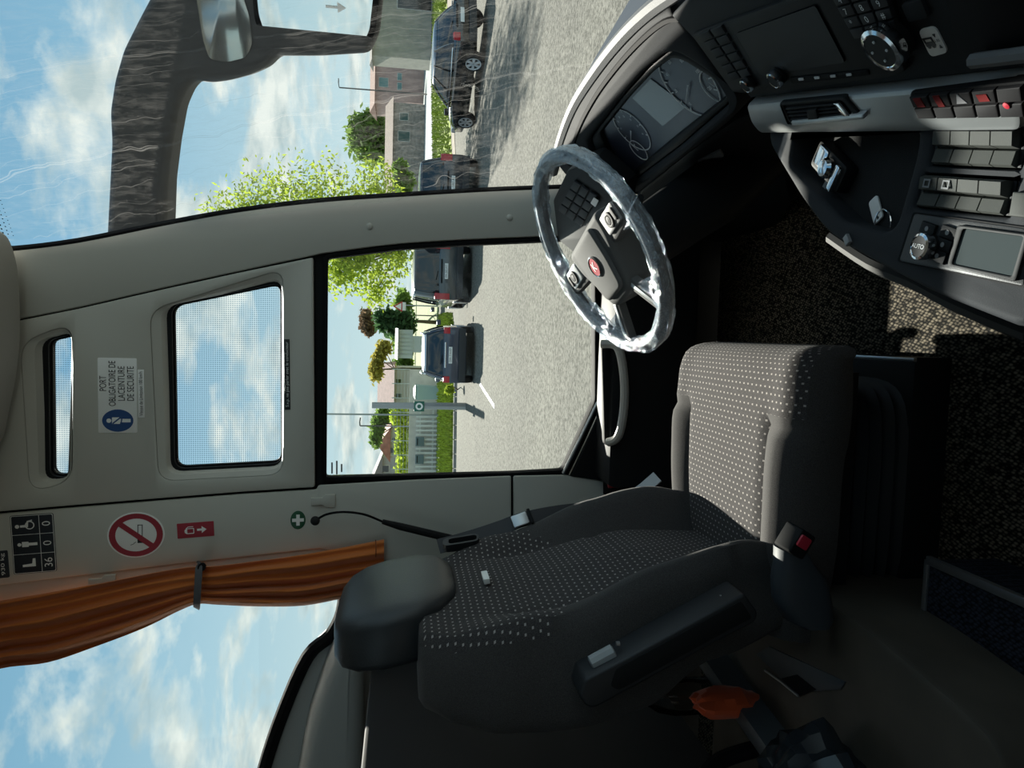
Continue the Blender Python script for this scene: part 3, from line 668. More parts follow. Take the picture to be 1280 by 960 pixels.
for c in ((1162, 286), (1188, 291), (1182, 306), (1175, 320)):
    a, b = CW.px(*c); k = D('key', plate(CW.sub(a, b, 0, R(-7)), rect(0, 0, .020, .011), .004, .001, .003), BLACKP, ac)
    D('key_symbol', plate(CW.sub(a, b), circ(0, 0, .0024, 10), .0005, 0, .0036), GD, ac)
D('screen_frame', plate(CW, [rnd(CW.pts([(1200, 281), (1290, 293), (1273, 352), (1187, 332)]), .003, 2), rnd(CW.pts([(1207, 286), (1283, 296), (1268, 346), (1193, 330)]), .002, 2)], .004, .001, .003), BLACKP, ac)
D('screen', plate(CW, CW.pts([(1207, 286), (1283, 296), (1268, 346), (1193, 330)]), .001, 0, .0012), mat('lcd_grey', (.045, .058, .06), .85, spec=.08), ac)
lipf = Frame((0, 0, .445), (1, 0, 0), (0, 1, 0))
D('console_lip', tube(cr([lipf.p(*lipf.px(*q)) for q in ((1040, 297), (1090, 330), (1143, 352), (1185, 374), (1230, 394), (1290, 418))], 4), .009, 8), BLACKP)
D('edge_chip', box(CO.p(*CO.px(1061, 300), .002), (.012, .008, .004), Euler((0, 0, .6)), .001), mat('scuff_pale', (.3, .3, .3), .4))
# things lying in the tray
tz = CO.sub(0, 0, -.0295)
a, b = tz.px(1040, 208, .01); kf = tz.sub(a, b, 0, R(-24))
lt = thing('key_fob', kf.o, 'black and chrome key fob lying in the dashboard tray', 'key fob')
obj('case', plate(kf, rnd(rect(0, 0, .078, .034), .006, 3), .016, .003, .016), BLACKP, lt)
obj('face_plate', plate(kf, rnd(rect(-.020, .002, .026, .024), .003, 2), .002, .0005, .0175), CHROME, lt)
obj('dial', lathe(kf.sub(.006, 0, .016), [(.013, 0), (.013, .006), (.010, .010), (.003, .011)], 18), CHROME, lt)
obj('bar', plate(kf, rnd(rect(.027, -.003, .010, .032), .002, 2), .006, .001, .021), CHROME, lt)
obj('strap', plate(kf, rnd([(.000, -.010), (.010, -.010), (.006, -.034), (-.003, -.034)], .002, 2), .003, .001, .010), SILVER, lt)
a, b = tz.px(1094, 262, .003); tf = tz.sub(a, b, 0, R(-50))
tg_ = thing('key_tag', tf.o, 'white key tag on a wire ring in the dashboard tray', 'key tag')
obj('tag', plate(tf, [rnd(rect(0, 0, .030, .016), .004, 3), circ(.011, 0, .0022, 10)], .002, .0005, .003), WHITE, tg_)
obj('ring', tube([tf.p(.022 + .016 * math.cos(t), .006 + .013 * math.sin(t), .003) for t in [i * 2 * math.pi / 24 for i in range(24)]], .0011, 6, True), CHROME, tg_)

# ================================================================== STEERING WHEEL
wt, wo_ = R(31), R(18)
e1 = V((math.cos(wt) * math.cos(wo_), math.cos(wt) * math.sin(wo_), math.sin(wt))); e2 = V((-math.sin(wo_), math.cos(wo_), 0))
WH = Frame((.165, 1.38, .624), -e2, e1)
wheel = thing('steering_wheel', WH.o, 'black steering wheel still wrapped in crinkled clear plastic', 'steering wheel')
RC, RR = .203, .0165
obj('rim', tube([WH.p(RC * math.cos(t), RC * math.sin(t)) for t in [2 * math.pi * i / 72 for i in range(72)]], RR * .82, 12, True), LEATHER, wheel)
def wrap():
    rings = []; rnd_ = random.Random(3); n, k = 140, 16
    import mathutils
    vs, fs = [], []
    for i in range(n):
        t = 2 * math.pi * i / n
        c = V((RC * math.cos(t), RC * math.sin(t), 0))
        for j in range(k):
            p = 2 * math.pi * j / k
            r = RR * 1.02 + .0025 * mathutils.noise.noise(V((math.cos(t) * 9, math.sin(t) * 9, j * .8))) + .0022 * math.sin(j * 2.1 + t * 5 + 4 * mathutils.noise.noise(V((math.cos(t) * 4, math.sin(t) * 4, 3)))) + rnd_.uniform(-.0012, .0012)
            if abs(((t - R(200) + math.pi) % (2 * math.pi)) - math.pi) < .35: r += .006 * abs(mathutils.noise.noise(V((t * 14, j * 1.3, 1))))
            vs.append(WH.p(c.x + r * math.cos(p) * math.cos(t), c.y + r * math.cos(p) * math.sin(t), r * math.sin(p)))
    for i in range(n):
        for j in range(k): fs.append((i * k + j, i * k + (j + 1) % k, ((i + 1) % n) * k + (j + 1) % k, ((i + 1) % n) * k + j))
    return vs, fs
def film():
    m = bpy.data.materials.new('clear_wrap'); m.use_nodes = True; t = m.node_tree; t.nodes.clear()
    o = nd(t, 'ShaderNodeOutputMaterial'); tr = nd(t, 'ShaderNodeBsdfTransparent'); gl = nd(t, 'ShaderNodeBsdfGlossy'); df = nd(t, 'ShaderNodeBsdfDiffuse')
    tr.inputs[0].default_value = (.9, .95, 1, 1); gl.inputs['Roughness'].default_value = .12; gl.inputs[0].default_value = (.95, .98, 1, 1); df.inputs[0].default_value = (.45, .55, .65, 1)
    a, b = nd(t, 'ShaderNodeMixShader'), nd(t, 'ShaderNodeMixShader')
    tcn = nd(t, 'ShaderNodeTexCoord'); n = nd(t, 'ShaderNodeTexNoise'); n.inputs['Scale'].default_value = 75; n.inputs['Detail'].default_value = 5; n.inputs['Distortion'].default_value = 4; t.links.new(tcn.outputs['Object'], n.inputs[0])
    bp = nd(t, 'ShaderNodeBump'); bp.inputs['Strength'].default_value = .9; bp.inputs['Distance'].default_value = .006; t.links.new(n.outputs[0], bp.inputs['Height']); t.links.new(bp.outputs[0], gl.inputs['Normal'])
    r = nd(t, 'ShaderNodeMapRange'); r.inputs[1].default_value = .4; r.inputs[2].default_value = .65; r.inputs[3].default_value = .10; r.inputs[4].default_value = .45; t.links.new(n.outputs[0], r.inputs[0])
    t.links.new(r.outputs[0], a.inputs[0]); t.links.new(tr.outputs[0], a.inputs[1]); t.links.new(df.outputs[0], a.inputs[2])
    b.inputs[0].default_value = .34; t.links.new(a.outputs[0], b.inputs[1]); t.links.new(gl.outputs[0], b.inputs[2]); t.links.new(b.outputs[0], o.inputs[0])
    return m
FILM = film()
wr_ = obj('plastic_wrap', wrap(), FILM, wheel, sharp=.9); wr_['label'] = 'crinkled clear plastic film wound round the rim'
def shred(t0, r0, ln, sd_):
    q = random.Random(sd_); vs, fs = [], []
    for i in range(7):
        s = i / 6; t = t0 + s * ln; rr = r0 - .03 * math.sin(s * 3.1) + q.uniform(-.006, .006)
        for k in range(3): vs.append(WH.p((rr + (k - 1) * .018 + q.uniform(-.004, .004)) * math.cos(t), (rr + (k - 1) * .018) * math.sin(t), .006 + q.uniform(-.008, .010)))
    for i in range(6):
        for k in range(2): fs.append((i * 3 + k, i * 3 + k + 1, i * 3 + 4 + k, i * 3 + 3 + k))
    return vs, fs
for a_, r_, l_, s_ in ((R(195), .19, .5, 1), (R(225), .185, .4, 2), (R(300), .19, .35, 3), (R(150), .195, .4, 5), (R(345), .22, .25, 8)):
    obj('film_shred', shred(a_, r_, l_, s_), FILM, wheel, smooth=False)
PADM = mat('wheel_pad', (.11, .112, .112), .75, spec=.12, bump=.2, bscale=700, bdist=.0008)
obj('hub', plate(WH, rnd([(-.105, .052), (.105, .052), (.100, .0), (.075, -.05), (.055, -.105), (-.055, -.105), (-.075, -.05), (-.100, .0)], .02, 4), .06, .014, .012, 4), PADM, wheel)
pad = obj('airbag_pad', plate(WH, rnd([(-.062, .040), (.062, .040), (.058, -.03), (.045, -.088), (-.045, -.088), (-.058, -.03)], .016, 4), .014, .006, .020, 3), PADM, wheel)
ef = WH.sub(0, -.020, .020)
em = obj('emblem', lathe(ef, [(.022, 0), (.022, .003), (.0195, .0042), (.0185, .0035)], 28, False), CHROME, wheel)
obj('emblem_face', plate(ef, circ(0, 0, .0188, 28), .002, 0, .003), mat('emblem_red', (.40, .03, .05), .7, spec=.1), em)
text('K', ef, 0, 0, .026, WHITE, em, .0036)
for s in (-1, 1):
    obj('spoke', plate(WH, rnd([(s * .085, .040), (s * .19, .030), (s * .198, -.012), (s * .085, -.020)], .008, 3), .02, .005, .006), PADM, wheel)
    pf = WH.sub(s * .135, .012, .006)
    pod = obj('button_pod', plate(pf, rnd([(-.034, -.018), (.034, -.018), (.034, .020), (-.034, .020)], .006, 3), .006, .002, .005), SILVER if s < 0 else mat('pod_grey', (.16, .165, .17), .6, metal=.3), wheel)
    obj('rocker_ring', plate(pf, [circ(0, 0, .015, 20), circ(0, 0, .009, 20)], .003, .001, .008), BLACKP, pod)
    obj('rocker', lathe(pf.sub(0, 0, .005), [(.008, 0), (.008, .003), (.002, .004)], 14), KEYG, pod)
    obj('pod_key', plate(pf, rnd(rect(s * .025, 0, .010, .024), .003, 2), .003, .001, .008), BLACKP, pod)
    obj('lower_spoke', plate(WH, rnd([(s * .035, -.095), (s * .062, -.085), (s * .118, -.170), (s * .095, -.186)], .006, 2), .016, .004, .004), PADM, wheel)
    obj('spoke_stitch', plate(WH, [(s * .05, -.098), (s * .058, -.094), (s * .103, -.163), (s * .098, -.167)], .002, .0005, .006), SILVER, wheel)
# column behind it
col_ax = -WH.n
cen = [WH.p(0, -.02, -.045), WH.p(0, -.02, -.10), V((.30, 1.41, .385)), V((.42, 1.43, .25))]
def ringat(c, ax, ay, rx, ry, n=20): return [c + ax * rx * math.copysign(abs(math.cos(t)) ** .7, math.cos(t)) + ay * ry * math.copysign(abs(math.sin(t)) ** .7, math.sin(t)) for t in [2 * math.pi * i / n for i in range(n)]]
D('steering_column', loft([ringat(cen[0], WH.ax, WH.ay, .05, .05), ringat(cen[1], WH.ax, WH.ay, .07, .06), ringat(cen[2], V((0, -1, 0)), WH.ay, .085, .07), ringat(cen[3], V((0, -1, 0)), V((0, 0, 1)), .10, .09)]), BLACKP)
for s, ln in ((1, .16), (-1, .17)):
    D('column_stalk', tube(cr([WH.p(s * .06, .0, -.07), WH.p(s * .11, .01, -.06), WH.p(s * ln, .015, -.05)], 3), .007, 8), BLACKP)

# ================================================================== DRIVER SEAT
SY = 1.385
seat = thing('driver_seat', (-.28, SY, 0), 'black air-suspended driver seat with dotted cloth, leather headrest and side armrest', 'seat')
def sstep(a, b, x): t = min(1, max(0, (x - a) / (b - a))); return t * t * (3 - 2 * t)
def lerp(tab, x):
    for (x0, y0), (x1, y1) in zip(tab, tab[1:]):
        if x <= x1: return y0 + (y1 - y0) * sstep(0, 1, (x - x0) / (x1 - x0))
    return tab[-1][1]
def arcs(rows):
    out = []
    for r_ in rows:
        n = len(r_); c = n // 2; a = [0] * n
        for j in range(c + 1, n): a[j] = a[j - 1] + (r_[j] - r_[j - 1]).length
        for j in range(c - 1, -1, -1): a[j] = a[j + 1] - (r_[j] - r_[j + 1]).length
        out.append(a)
    return out
def split_grid(rows, cols, region, names, parent, uvf=None):
    """rows x cols of points, each face put into the part its region names"""
    n = len(rows[0]); sel = {}
    for i in range(len(rows) - 1):
        for j in range(n - 1):
            sel.setdefault(region(i, j), []).append((i * n + j, i * n + j + 1, (i + 1) * n + j + 1, (i + 1) * n + j))
    allv = [p for r_ in rows for p in r_]
    for key, fs in sel.items():
        used = sorted({k for f in fs for k in f}); mp = {k: q for q, k in enumerate(used)}
        uv = [uvf(k // n, k % n) for k in used] if uvf else None
        obj(names[key][0], ([allv[k] for k in used], [tuple(mp[k] for k in f) for f in fs]), names[key][1], parent, sharp=1.2, uv=uv)
# --- cushion: rows run from back to front, columns wrap round the section
NU = 41
def cushion():
    rows = []; xs = [-.53 + .02 * i for i in range(24)] + [-.055, -.04, -.028, -.018, -.011, -.006, -.003, -.002]
    zs_drop = [0] * 24 + [.002, .006, .012, .022, .036, .055, .08, .11]
    for x, dz in zip(xs, zs_drop):
        t = (x + .53) / .53
        hw = lerp([(0, .245), (.5, .272), (.8, .283), (1, .276)], t) - (dz * .12)
        r_ = []
        for j in range(NU):
            s = -1 + 2 * j / (NU - 1); a = abs(s)
            if a <= .86:
                y = s / .86 * hw; u = a / .86
                bol = .015 * sstep(.62, .85, u) * (1 - sstep(.62, .80, t) * .75)
                z = .328 + bol + .012 * math.sin(min(1, t * 1.1) * 3) - .006 * math.exp(-((u - .64) / .03) ** 2) * (1 - sstep(.70, .74, t)) - .022 * sstep(.80, 1, u) ** 2 + .012 * t
                if u > .62: z -= .007 * math.exp(-((t - .72) / .02) ** 2)
            else:
                q = (a - .86) / .14; y = math.copysign(hw + .012 * math.sin(q * 3.1), s); z = .328 - .022 + .012 * t + .012 * math.sin(min(1, t * 1.1) * 3) + .015 * (1 - sstep(.62, .80, t) * .75) - .09 * q
            r_.append(V((x, SY + y, max(z - dz, .245))))
        rows.append(r_)
    AR = arcs(rows)
    def reg(i, j):
        s = abs(-1 + 2 * (j + .5) / (NU - 1)); t = (xs[i] + .53) / .53
        if s < .86 * .64 or (t > .72 and s < .84): return 'c'
        return 'n' if j < NU / 2 else 'f'
    split_grid(rows, NU, reg, {'c': ('cushion', DOTTED), 'n': ('cushion_bolster', BOLSTER), 'f': ('cushion_bolster', BOLSTER)}, seat, lambda i, j: (AR[i][j], rows[i][j].x + zs_drop[i]))
cushion()
# --- backrest: rows run upwards
def backrest():
    rows = []; NV = 30; NB = 61; prm = []
    for i in range(NV + 1):
        t = i / NV; z = .27 + .685 * t
        xf = lerp([(0, -.435), (.3, -.44), (.75, -.50), (1, -.525)], t)
        hw = lerp([(0, .235), (.35, .282), (.60, .292), (.80, .28), (.93, .24), (1, .19)], t)
        th = lerp([(0, .04), (.28, .08), (.45, .14), (.8, .13), (1, .10)], t)
        bol = lerp([(0, .06), (.2, .085), (.42, .06), (.7, .03), (1, .0)], t)
        r_ = []
        for j in range(NB):
            s = -1 + 2 * j / (NB - 1); a = abs(s)
            if a <= .62:
                u = a / .62; y = math.copysign(u * hw * .97, s)
                x = xf + bol * sstep(.55, .86, u) - (.03 + bol * .5) * sstep(.90, 1, u) ** 1.5 + .012 * (1 - u) * math.sin(t * 3.1) - .007 * math.exp(-((u - .60) / .03) ** 2) * (t < .80)
                if u < .66: x -= .005 * math.exp(-((t - .43) / .015) ** 2)
            elif a <= .86:
                q = (a - .62) / .24; y = math.copysign(hw * (.97 + .03 * math.sin(q * math.pi)), s); x = xf - .03 - th * q
            else:
                q = (a - .86) / .14; y = math.copysign(hw * .97 * (1 - q), s); x = xf - .03 - th - .02 * math.sin(q * 1.5)
            r_.append(V((x, SY + y, z)))
        rows.append(r_); prm.append((t, hw))
    topz = [V((-.60 + (p.x + .60) * .85, SY + (p.y - SY) * .9, .965)) for p in rows[-1]]; rows.append(topz)
    rows.append([V((-.60, SY, .968))] * NB)
    AR = arcs(rows)
    def reg(i, j):
        s = abs(-1 + 2 * (j + .5) / (NB - 1)); t = i / NV
        lim = .62 * (.60 + .40 * sstep(.52, .74, t))
        if s < min(lim, .60): return 'c'
        if s > .86: return 'b'
        return 'n' if j < NB / 2 else 'f'
    split_grid(rows, NB, reg, {'c': ('backrest', DOTTED), 'n': ('backrest_bolster', BOLSTER), 'f': ('backrest_bolster', BOLSTER), 'b': ('backrest_shell', BLACKP)}, seat, lambda i, j: (AR[i][j], rows[i][j].z))
backrest()
# --- headrest
def headrest():
    rings = []
    prof = [(.888, .075, .03), (.894, .105, .045), (.925, .160, .056), (.97, .188, .060), (1.03, .192, .060), (1.075, .182, .056), (1.105, .160, .048), (1.122, .120, .036), (1.128, .06, .02)]
    for z, hw, hd in prof:
        xc = -.552 - (z - .92) * .20
        rings.append([V((xc + hd * math.copysign(abs(math.cos(t)) ** .32, math.cos(t)), SY + .07 + hw * .93 * math.copysign(abs(math.sin(t)) ** .4, math.sin(t)), z)) for t in [2 * math.pi * i / 40 for i in range(40)]])
    return loft(rings)
obj('headrest', headrest(), LEATHER, seat, sharp=1.3)
# maker's tag
lf = Frame((-.484, SY + .0, .832), (0, -1, 0), (-.17, 0, 1)); lf = lf.sub(0, 0, .008)
tagp = obj('woven_tag', plate(lf, rnd(rect(0, 0, .050, .012), .002, 2), .010, .0005, .0), WHITE, seat)
text('SETRA', lf, 0, 0, .009, BLACKI, tagp, .0006, fit=.034)
# belt outlet and belt on the far shoulder
bf = Frame((-.485, SY + .235, .862), (-.25, -1, 0), (-.17, 0, 1))
obj('belt_outlet', plate(bf, [rnd(rect(0, 0, .034, .085), .015, 4), rnd(rect(0, -.004, .022, .066), .008, 3)], .02, .004, .012), DARKP, seat)
SBY = SY + .275
blt = [aty(548, 683, SBY - .01), aty(585, 673, SBY), aty(625, 660, SBY), aty(655, 649, SBY), aty(700, 640, SBY + .03), aty(770, 632, SBY + .06), aty(815, 618, SBY + .07)]
obj('seat_belt', strap(cr(blt, 5), (.5, -.8, .3), .036), WEB, seat)
tfm = Frame(blt[3] + V((.004, -.012, .004)), (blt[3] - blt[2]), (.6, .5, .5))
obj('belt_tongue', plate(tfm, rnd(rect(-.008, 0, .040, .030), .004, 3), .006, .002, .004), ALU, seat)
obj('belt_guide', plate(tfm, rnd(rect(.018, 0, .008, .038), .002, 2), .008, .002, .006), BLACKP, seat)
obj('belt_anchor', strap([aty(790, 622, SBY + .06), aty(806, 610, SBY + .055), aty(822, 596, SBY + .05)], (.5, -.8, .3), .03, .01), mat('anchor_grey', (.4, .42, .43), .35, metal=.4), seat)
# armrest on the near side
AF = Frame((0, SY - .345, 0), (1, 0, 0), (0, 0, 1))      # outer (camera) side plane of the armrest
def A(l): return AF.pts(l)
arm = obj('armrest', plate(AF, rnd(A([(724, 870), (731, 850), (772, 829), (931, 742), (948, 766), (945, 778), (900, 801), (744, 886), (733, 884)]), .006, 3), .062, .005, 0, 3), DARKP, seat)
obj('side_recess', plate(AF, rnd(A([(763, 858), (770, 836), (926, 751), (940, 772), (900, 793), (774, 862)]), .005, 2), .002, .0008, .0015), BLACKP, arm)
ad = (AF.p(*AF.px(931, 742)) - AF.p(*AF.px(772, 829))).normalized(); wc = aty(755, 826, AF.o.y + .031)
au = V((0, 1, 0)).cross(ad) * -1
if au.z < 0: au = -au
obj('adjuster_well', plate(Frame(wc + au * .0005, ad, V((0, 1, 0))) if Frame(wc, ad, V((0, 1, 0))).n.dot(au) > 0 else Frame(wc + au * .0005, -ad, V((0, 1, 0))), rnd(rect(0, 0, .066, .042), .004, 2), .004, .001, .002), RUBBER, arm)
obj('adjuster_wheel', tube([wc + au * .006 + ad * q_ for q_ in (-.022, -.020, .020, .022)], [.009, .013, .013, .009], 10), mat('knob_grey', (.30, .32, .33), .4), arm, sharp=.3)
for q in ((772, 806), (781, 819), (902, 748)):
    obj('screw', lathe(Frame(aty(*q, AF.o.y + .03) + au * .002, (1, 0, 0), (0, 1, 0)), [(.004, -.004), (.004, .002), (.001, .0025)], 10), ALU, arm)
# buckle and its housing
SLATE = mat('slate_plastic', (.035, .043, .052), .5, spec=.3)
bk = obj('buckle_stalk', loft([[V((x, SY - .325 + .026 * math.copysign(abs(math.cos(t)) ** .6, math.cos(t)), z + h * math.copysign(abs(math.sin(t)) ** .6, math.sin(t)))) for t in [2 * math.pi * k_ / 16 for k_ in range(16)]] for x, z, h in ((-.465, .325, .025), (-.455, .332, .040), (-.42, .345, .048), (-.385, .352, .044), (-.36, .362, .030), (-.335, .370, .022))]), SLATE, seat, sharp=.9)
bkf = Frame((-.322, SY - .355, .365), (.85, 0, -.5), (.5, -.25, .85))
obj('buckle', plate(bkf, rnd(rect(0, 0, .044, .036), .005, 3), .036, .004, 0), BLACKP, seat)
obj('release_button', plate(bkf, rnd(rect(.004, .003, .020, .024), .003, 2), .006, .001, .003), mat('button_red', (.55, .03, .06), .4), bk)
# base: pan, bellows, plinth
obj('seat_pan', box((-.28, SY, .215), (.46, .46, .03), None, .012), BLACKP, seat)
rings = []
for i in range(9):
    g = .0 if i % 2 else .018
    rings.append([V((-.28 + (.20 + g) * math.copysign(abs(math.cos(t)) ** .4, math.cos(t)), SY + (.19 + g) * math.copysign(abs(math.sin(t)) ** .4, math.sin(t)), .075 + i * .0135)) for t in [2 * math.pi * k / 32 for k in range(32)]])
obj('bellows', loft(rings), mat('bellows_rubber', (.014, .015, .017), .5), seat, sharp=.4)
obj('base_plinth', box((-.27, SY, .038), (.50, .42, .076), None, .008), BLACKP, seat)
obj('base_edge', box((-.025, SY, .075), (.008, .42, .006), None, .002), ALU, seat)
# gooseneck microphone beside the seat
mb = [WALL.p(*WALL.px(*q, .07), .07) for q in ((575, 676), (500, 658), (478, 652))]; mp_ = [WALL.p(*WALL.px(*q, .07), .07) for q in ((478, 652), (455, 643), (430, 640), (408, 643), (394, 651))]
mic = thing('gooseneck_microphone', mb[0], 'black gooseneck microphone with foam ball on the grey pillar', 'microphone')
obj('base', tube(mb, [.012, .011, .007], 10), BLACKP, mic); obj('gooseneck', tube(cr(mp_, 5), .0035, 8), RUBBER, mic)
bfm = Frame(mp_[-1], (1, 0, 0), (0, 0, 1)); obj('foam_ball', lathe(bfm, [(.002, -.013)] + [(.0135 * math.sin(t), -.0135 * math.cos(t)) for t in [math.pi * i / 9 for i in range(1, 9)]] + [(.002, .013)], 16), mat('foam', (.012, .012, .013), .95, bump=.6, bscale=900), mic)

# ================================================================== CURTAIN
cur = thing('curtain', WALL.p(*WALL.px(478, 700)), 'orange pleated curtain gathered by a grey tie-back at the side window', 'curtain')
crow = [(-60, 762, 858), (0, 752, 836), (60, 742, 828), (120, 731, 808), (180, 719, 785), (225, 711, 763), (248, 709, 755), (272, 708, 756), (320, 702, 758), (380, 694, 757), (440, 683, 746), (480, 675, 742)]
NC = 44
def curtain():
    R_ = cr(crow, 5); rings = []
    for x, y0, y1 in R_:
        tight = math.exp(-((x - 248) / 45) ** 2); amp = .022 * (1 - tight * .45)
        fr_, bk_ = [], []
        for j in range(NC + 1):
            s = j / NC; ph = s * 6.2 * math.pi * 2 * .5 + 1.3 * math.sin(x * .006 + s * 2)
            ps = s ** 1.25 * (1 - tight) + s * tight
            w = .050 + amp * (.25 + .95 * s) * math.sin(ph * 1.25 + 6 * s * s) + .010 * math.sin(ph * .7 + x * .01) + .015 * tight
            q = WALL.px(x, y0 + (y1 - y0) * ps, w); fr_.append(WALL.p(*q, w)); bk_.append(WALL.p(*q, w - .008))
        rings.append(fr_ + bk_[::-1])
    return loft(rings)
obj('cloth', curtain(), CURTAIN, cur, sharp=1.4)
hem = [WALL.p(*WALL.px(472, 675 + 8.2 * i, .10), .088) for i in range(9)]
obj('hem_seam', tube([WALL.p(*WALL.px(470, 677 + 7 * i, .08), .062 + .02 * math.sin(i)) for i in range(4)], .0015, 5), mat('thread_brown', (.18, .045, .012), .8), cur)
tb = [(.02, 705), (.10, 706), (.115, 722), (.115, 740), (.10, 756), (.03, 760)]
obj('tie_back', strap(cr([WALL.p(*WALL.px(249 - (y - 705) * .06, y, w), w) for w, y in tb], 4), (0, -1, 0.0), .018, .004), mat('tie_grey', (.10, .10, .11), .7), cur)
obj('tie_hook', tube([WALL.p(*WALL.px(252, 709, w), w) for w in (.012, .03, .06, .11)], [.013, .010, .008, .011], 12), RUBBER, cur)

# ================================================================== SIGNS on the trim
SF = Frame(WALL.p(0, 0, .0142), WALL.ax, WALL.ay)
def spx(x, y): return SF.px(x, y)
def boxframe(q):
    """frame centred on a pixel quad given as upright top-left, top-right, bottom-right, bottom-left; returns frame, width, height"""
    P = [V2(spx(*c)) for c in q]; c = (P[0] + P[1] + P[2] + P[3]) / 4; dx = ((P[1] - P[0]) + (P[2] - P[3])) / 2; dy = ((P[0] - P[3]) + (P[1] - P[2])) / 2
    return SF.sub(c.x, c.y, 0, math.atan2(dx.y, dx.x)), dx.length, dy.length
def sign(name, q, m, label, cat, rad=.003):
    f, w, h = boxframe(q); t = thing(name, f.o, label, cat)
    obj('plate', plate(f, rnd(rect(0, 0, w, h), rad, 3), .0015, .0003, .0012), m, t)
    return t, f.sub(0, 0, .0013), w, h
def blob(f, m, t, name, *loops): return obj(name, plate(f, list(loops) if len(loops) > 1 else loops[0], .0004, 0, .0004), m, t)
def person(f, m, t, x, y, h, pose='stand'):
    k = h; blob(f, m, t, 'figure', circ(x, y + .40 * k, .10 * k, 14))
    blob(f, m, t, 'figure', rnd([(x - .15 * k, y + .27 * k), (x + .15 * k, y + .27 * k), (x + .15 * k, y - .06 * k), (x + .08 * k, y - .06 * k), (x + .08 * k, y - .5 * k), (x - .08 * k, y - .5 * k), (x - .08 * k, y - .06 * k), (x - .15 * k, y - .06 * k)], .02 * k, 2))
# seat belt notice (upright: top is small x, left is large y)
t, f, w, h = sign('seat_belt_notice', [(123, 541), (122, 447), (171, 448), (172, 541)], WHITE, 'white notice with blue seat belt disc and French lettering', 'sign', .004)
for i, s in enumerate(('PORT', 'OBLIGATOIRE DE', 'LACEINTURE', 'DE SECURITE')):
    text(s, f, w * .16, h * (.36 - .235 * i), h * .25, BLACKI, t, fit=w * (.20, .60, .46, .46)[i])
cx = -w * .335; rr = w * .15
blob(f, BLUE, t, 'disc', circ(cx, 0, rr, 32, h * .40))
fb = f.sub(cx, 0, .0006)
person(fb, WHITE, t, 0, -.002, h * .62)
obj('belt_mark', plate(fb, [(-.010, .012), (-.007, .014), (.012, -.008), (.009, -.010)], .0004, 0, .0009), BLUE, t)
obj('belt_mark', plate(fb, [(-.012, -.006), (.012, -.010), (.012, -.013), (-.012, -.009)], .0004, 0, .0009), BLUE, t)
t, f, w, h = sign('speed_notice', [(173, 522), (172, 462), (180, 462), (181, 522)], WHITE, 'narrow white speed limit strip under the seat belt notice', 'sign', .001)
text('Vitesse de Limitation 100 km/h', f, 0, 0, h * .8, BLACKI, t, fit=w * .92)
t, f, w, h = sign('quiet_notice', [(356, 512), (355, 424), (362, 424), (363, 512)], BLACKI, 'thin black strip of white French lettering above the driver window', 'sign', .001)
text('S.v.p. ne pas parler avec le conducteur', f, 0, 0, h * .75, WHITE, t, fit=w * .92)
# passenger capacity plate
t, f, w, h = sign('capacity_plate', [(17, 719), (13, 646), (66, 640), (72, 713)], NAVY, 'black passenger capacity plate with pictograms and numbers 36, 0, 0', 'sign', .005)
lw = .0012
obj('border', plate(f, [rnd(rect(0, 0, w * .98, h * .97), .004, 3), rnd(rect(0, 0, w * .98 - 2 * lw, h * .97 - 2 * lw), .004, 3)], .0004, 0, .0004), WHITE, t)
blob(f, WHITE, t, 'rule', rect(0, -h * .16, w * .96, lw))
for s in (-1, 1): blob(f, WHITE, t, 'rule', rect(s * w / 6, 0, lw, h * .95))
for i, s in enumerate(('36', '0', '0')): text(s, f, (i - 1) * w / 3, -h * .33, h * .27, WHITE, t)
k = h * .5
blob(f, WHITE, t, 'seat_symbol', [(-w / 3 - .008, h * .28), (-w / 3 - .002, h * .28), (-w / 3 + .000, h * .06), (-w / 3 + .014, h * .04), (-w / 3 + .014, -h * .02), (-w / 3 - .008, -h * .02)])
person(f, WHITE, t, 0, h * .14, h * .46)
blob(f, WHITE, t, 'wheelchair_symbol', circ(w / 3 - .002, h * .06, h * .11, 20), circ(w / 3 - .002, h * .06, h * .085, 20))
blob(f, WHITE, t, 'wheelchair_symbol', circ(w / 3 - .004, h * .35, h * .05, 12))
blob(f, WHITE, t, 'wheelchair_symbol', [(w / 3 - .007, h * .28), (w / 3 - .001, h * .28), (w / 3, h * .15), (w / 3 + .010, h * .12), (w / 3 + .013, h * .0), (w / 3 + .009, h * .0), (w / 3 + .006, h * .09), (w / 3 - .007, h * .10)])
t, f, w, h = sign('weight_plate', [(-30, 726), (-32, 691), (9, 688), (13, 721)], NAVY, 'small black weight plate beside the capacity plate, cut by the ceiling', 'sign', .004)
text('930 kg', f, 0, -h * .33, h * .16, WHITE, t, fit=w * .8)
# no smoking disc
f, w, h = boxframe([(134, 697), (134, 640), (206, 640), (206, 697)])
t = thing('no_smoking_sign', f.o, 'round white no smoking sign with red ring and cigarette', 'sign')
obj('disc', plate(f, circ(0, 0, w / 2, 40, h / 2), .0015, .0003, .0012), WHITE, t); f = f.sub(0, 0, .0014)
blob(f, RED, t, 'ring', circ(0, 0, w * .47, 40, h * .47), circ(0, 0, w * .36, 40, h * .36))
obj('cigarette', plate(f, [rect(.004, -.010, .050, .013), rect(.008, -.010, .038, .009)], .0004, 0, .0003), BLACKI, t)
obj('cigarette_tip', plate(f, rect(-.018, -.010, .010, .013), .0004, 0, .0003), BLACKI, t)
obj('smoke', tube([f.p(-.020 - i * .002, .000 + i * .003 + .002 * math.sin(i * 2), .0004) for i in range(5)], .0008, 5), BLACKI, t)
obj('bar', plate(f, [(w * .30, h * .26), (w * .22, h * .33), (-w * .30, -h * .26), (-w * .22, -h * .33)], .0004, 0, .0008), RED, t)
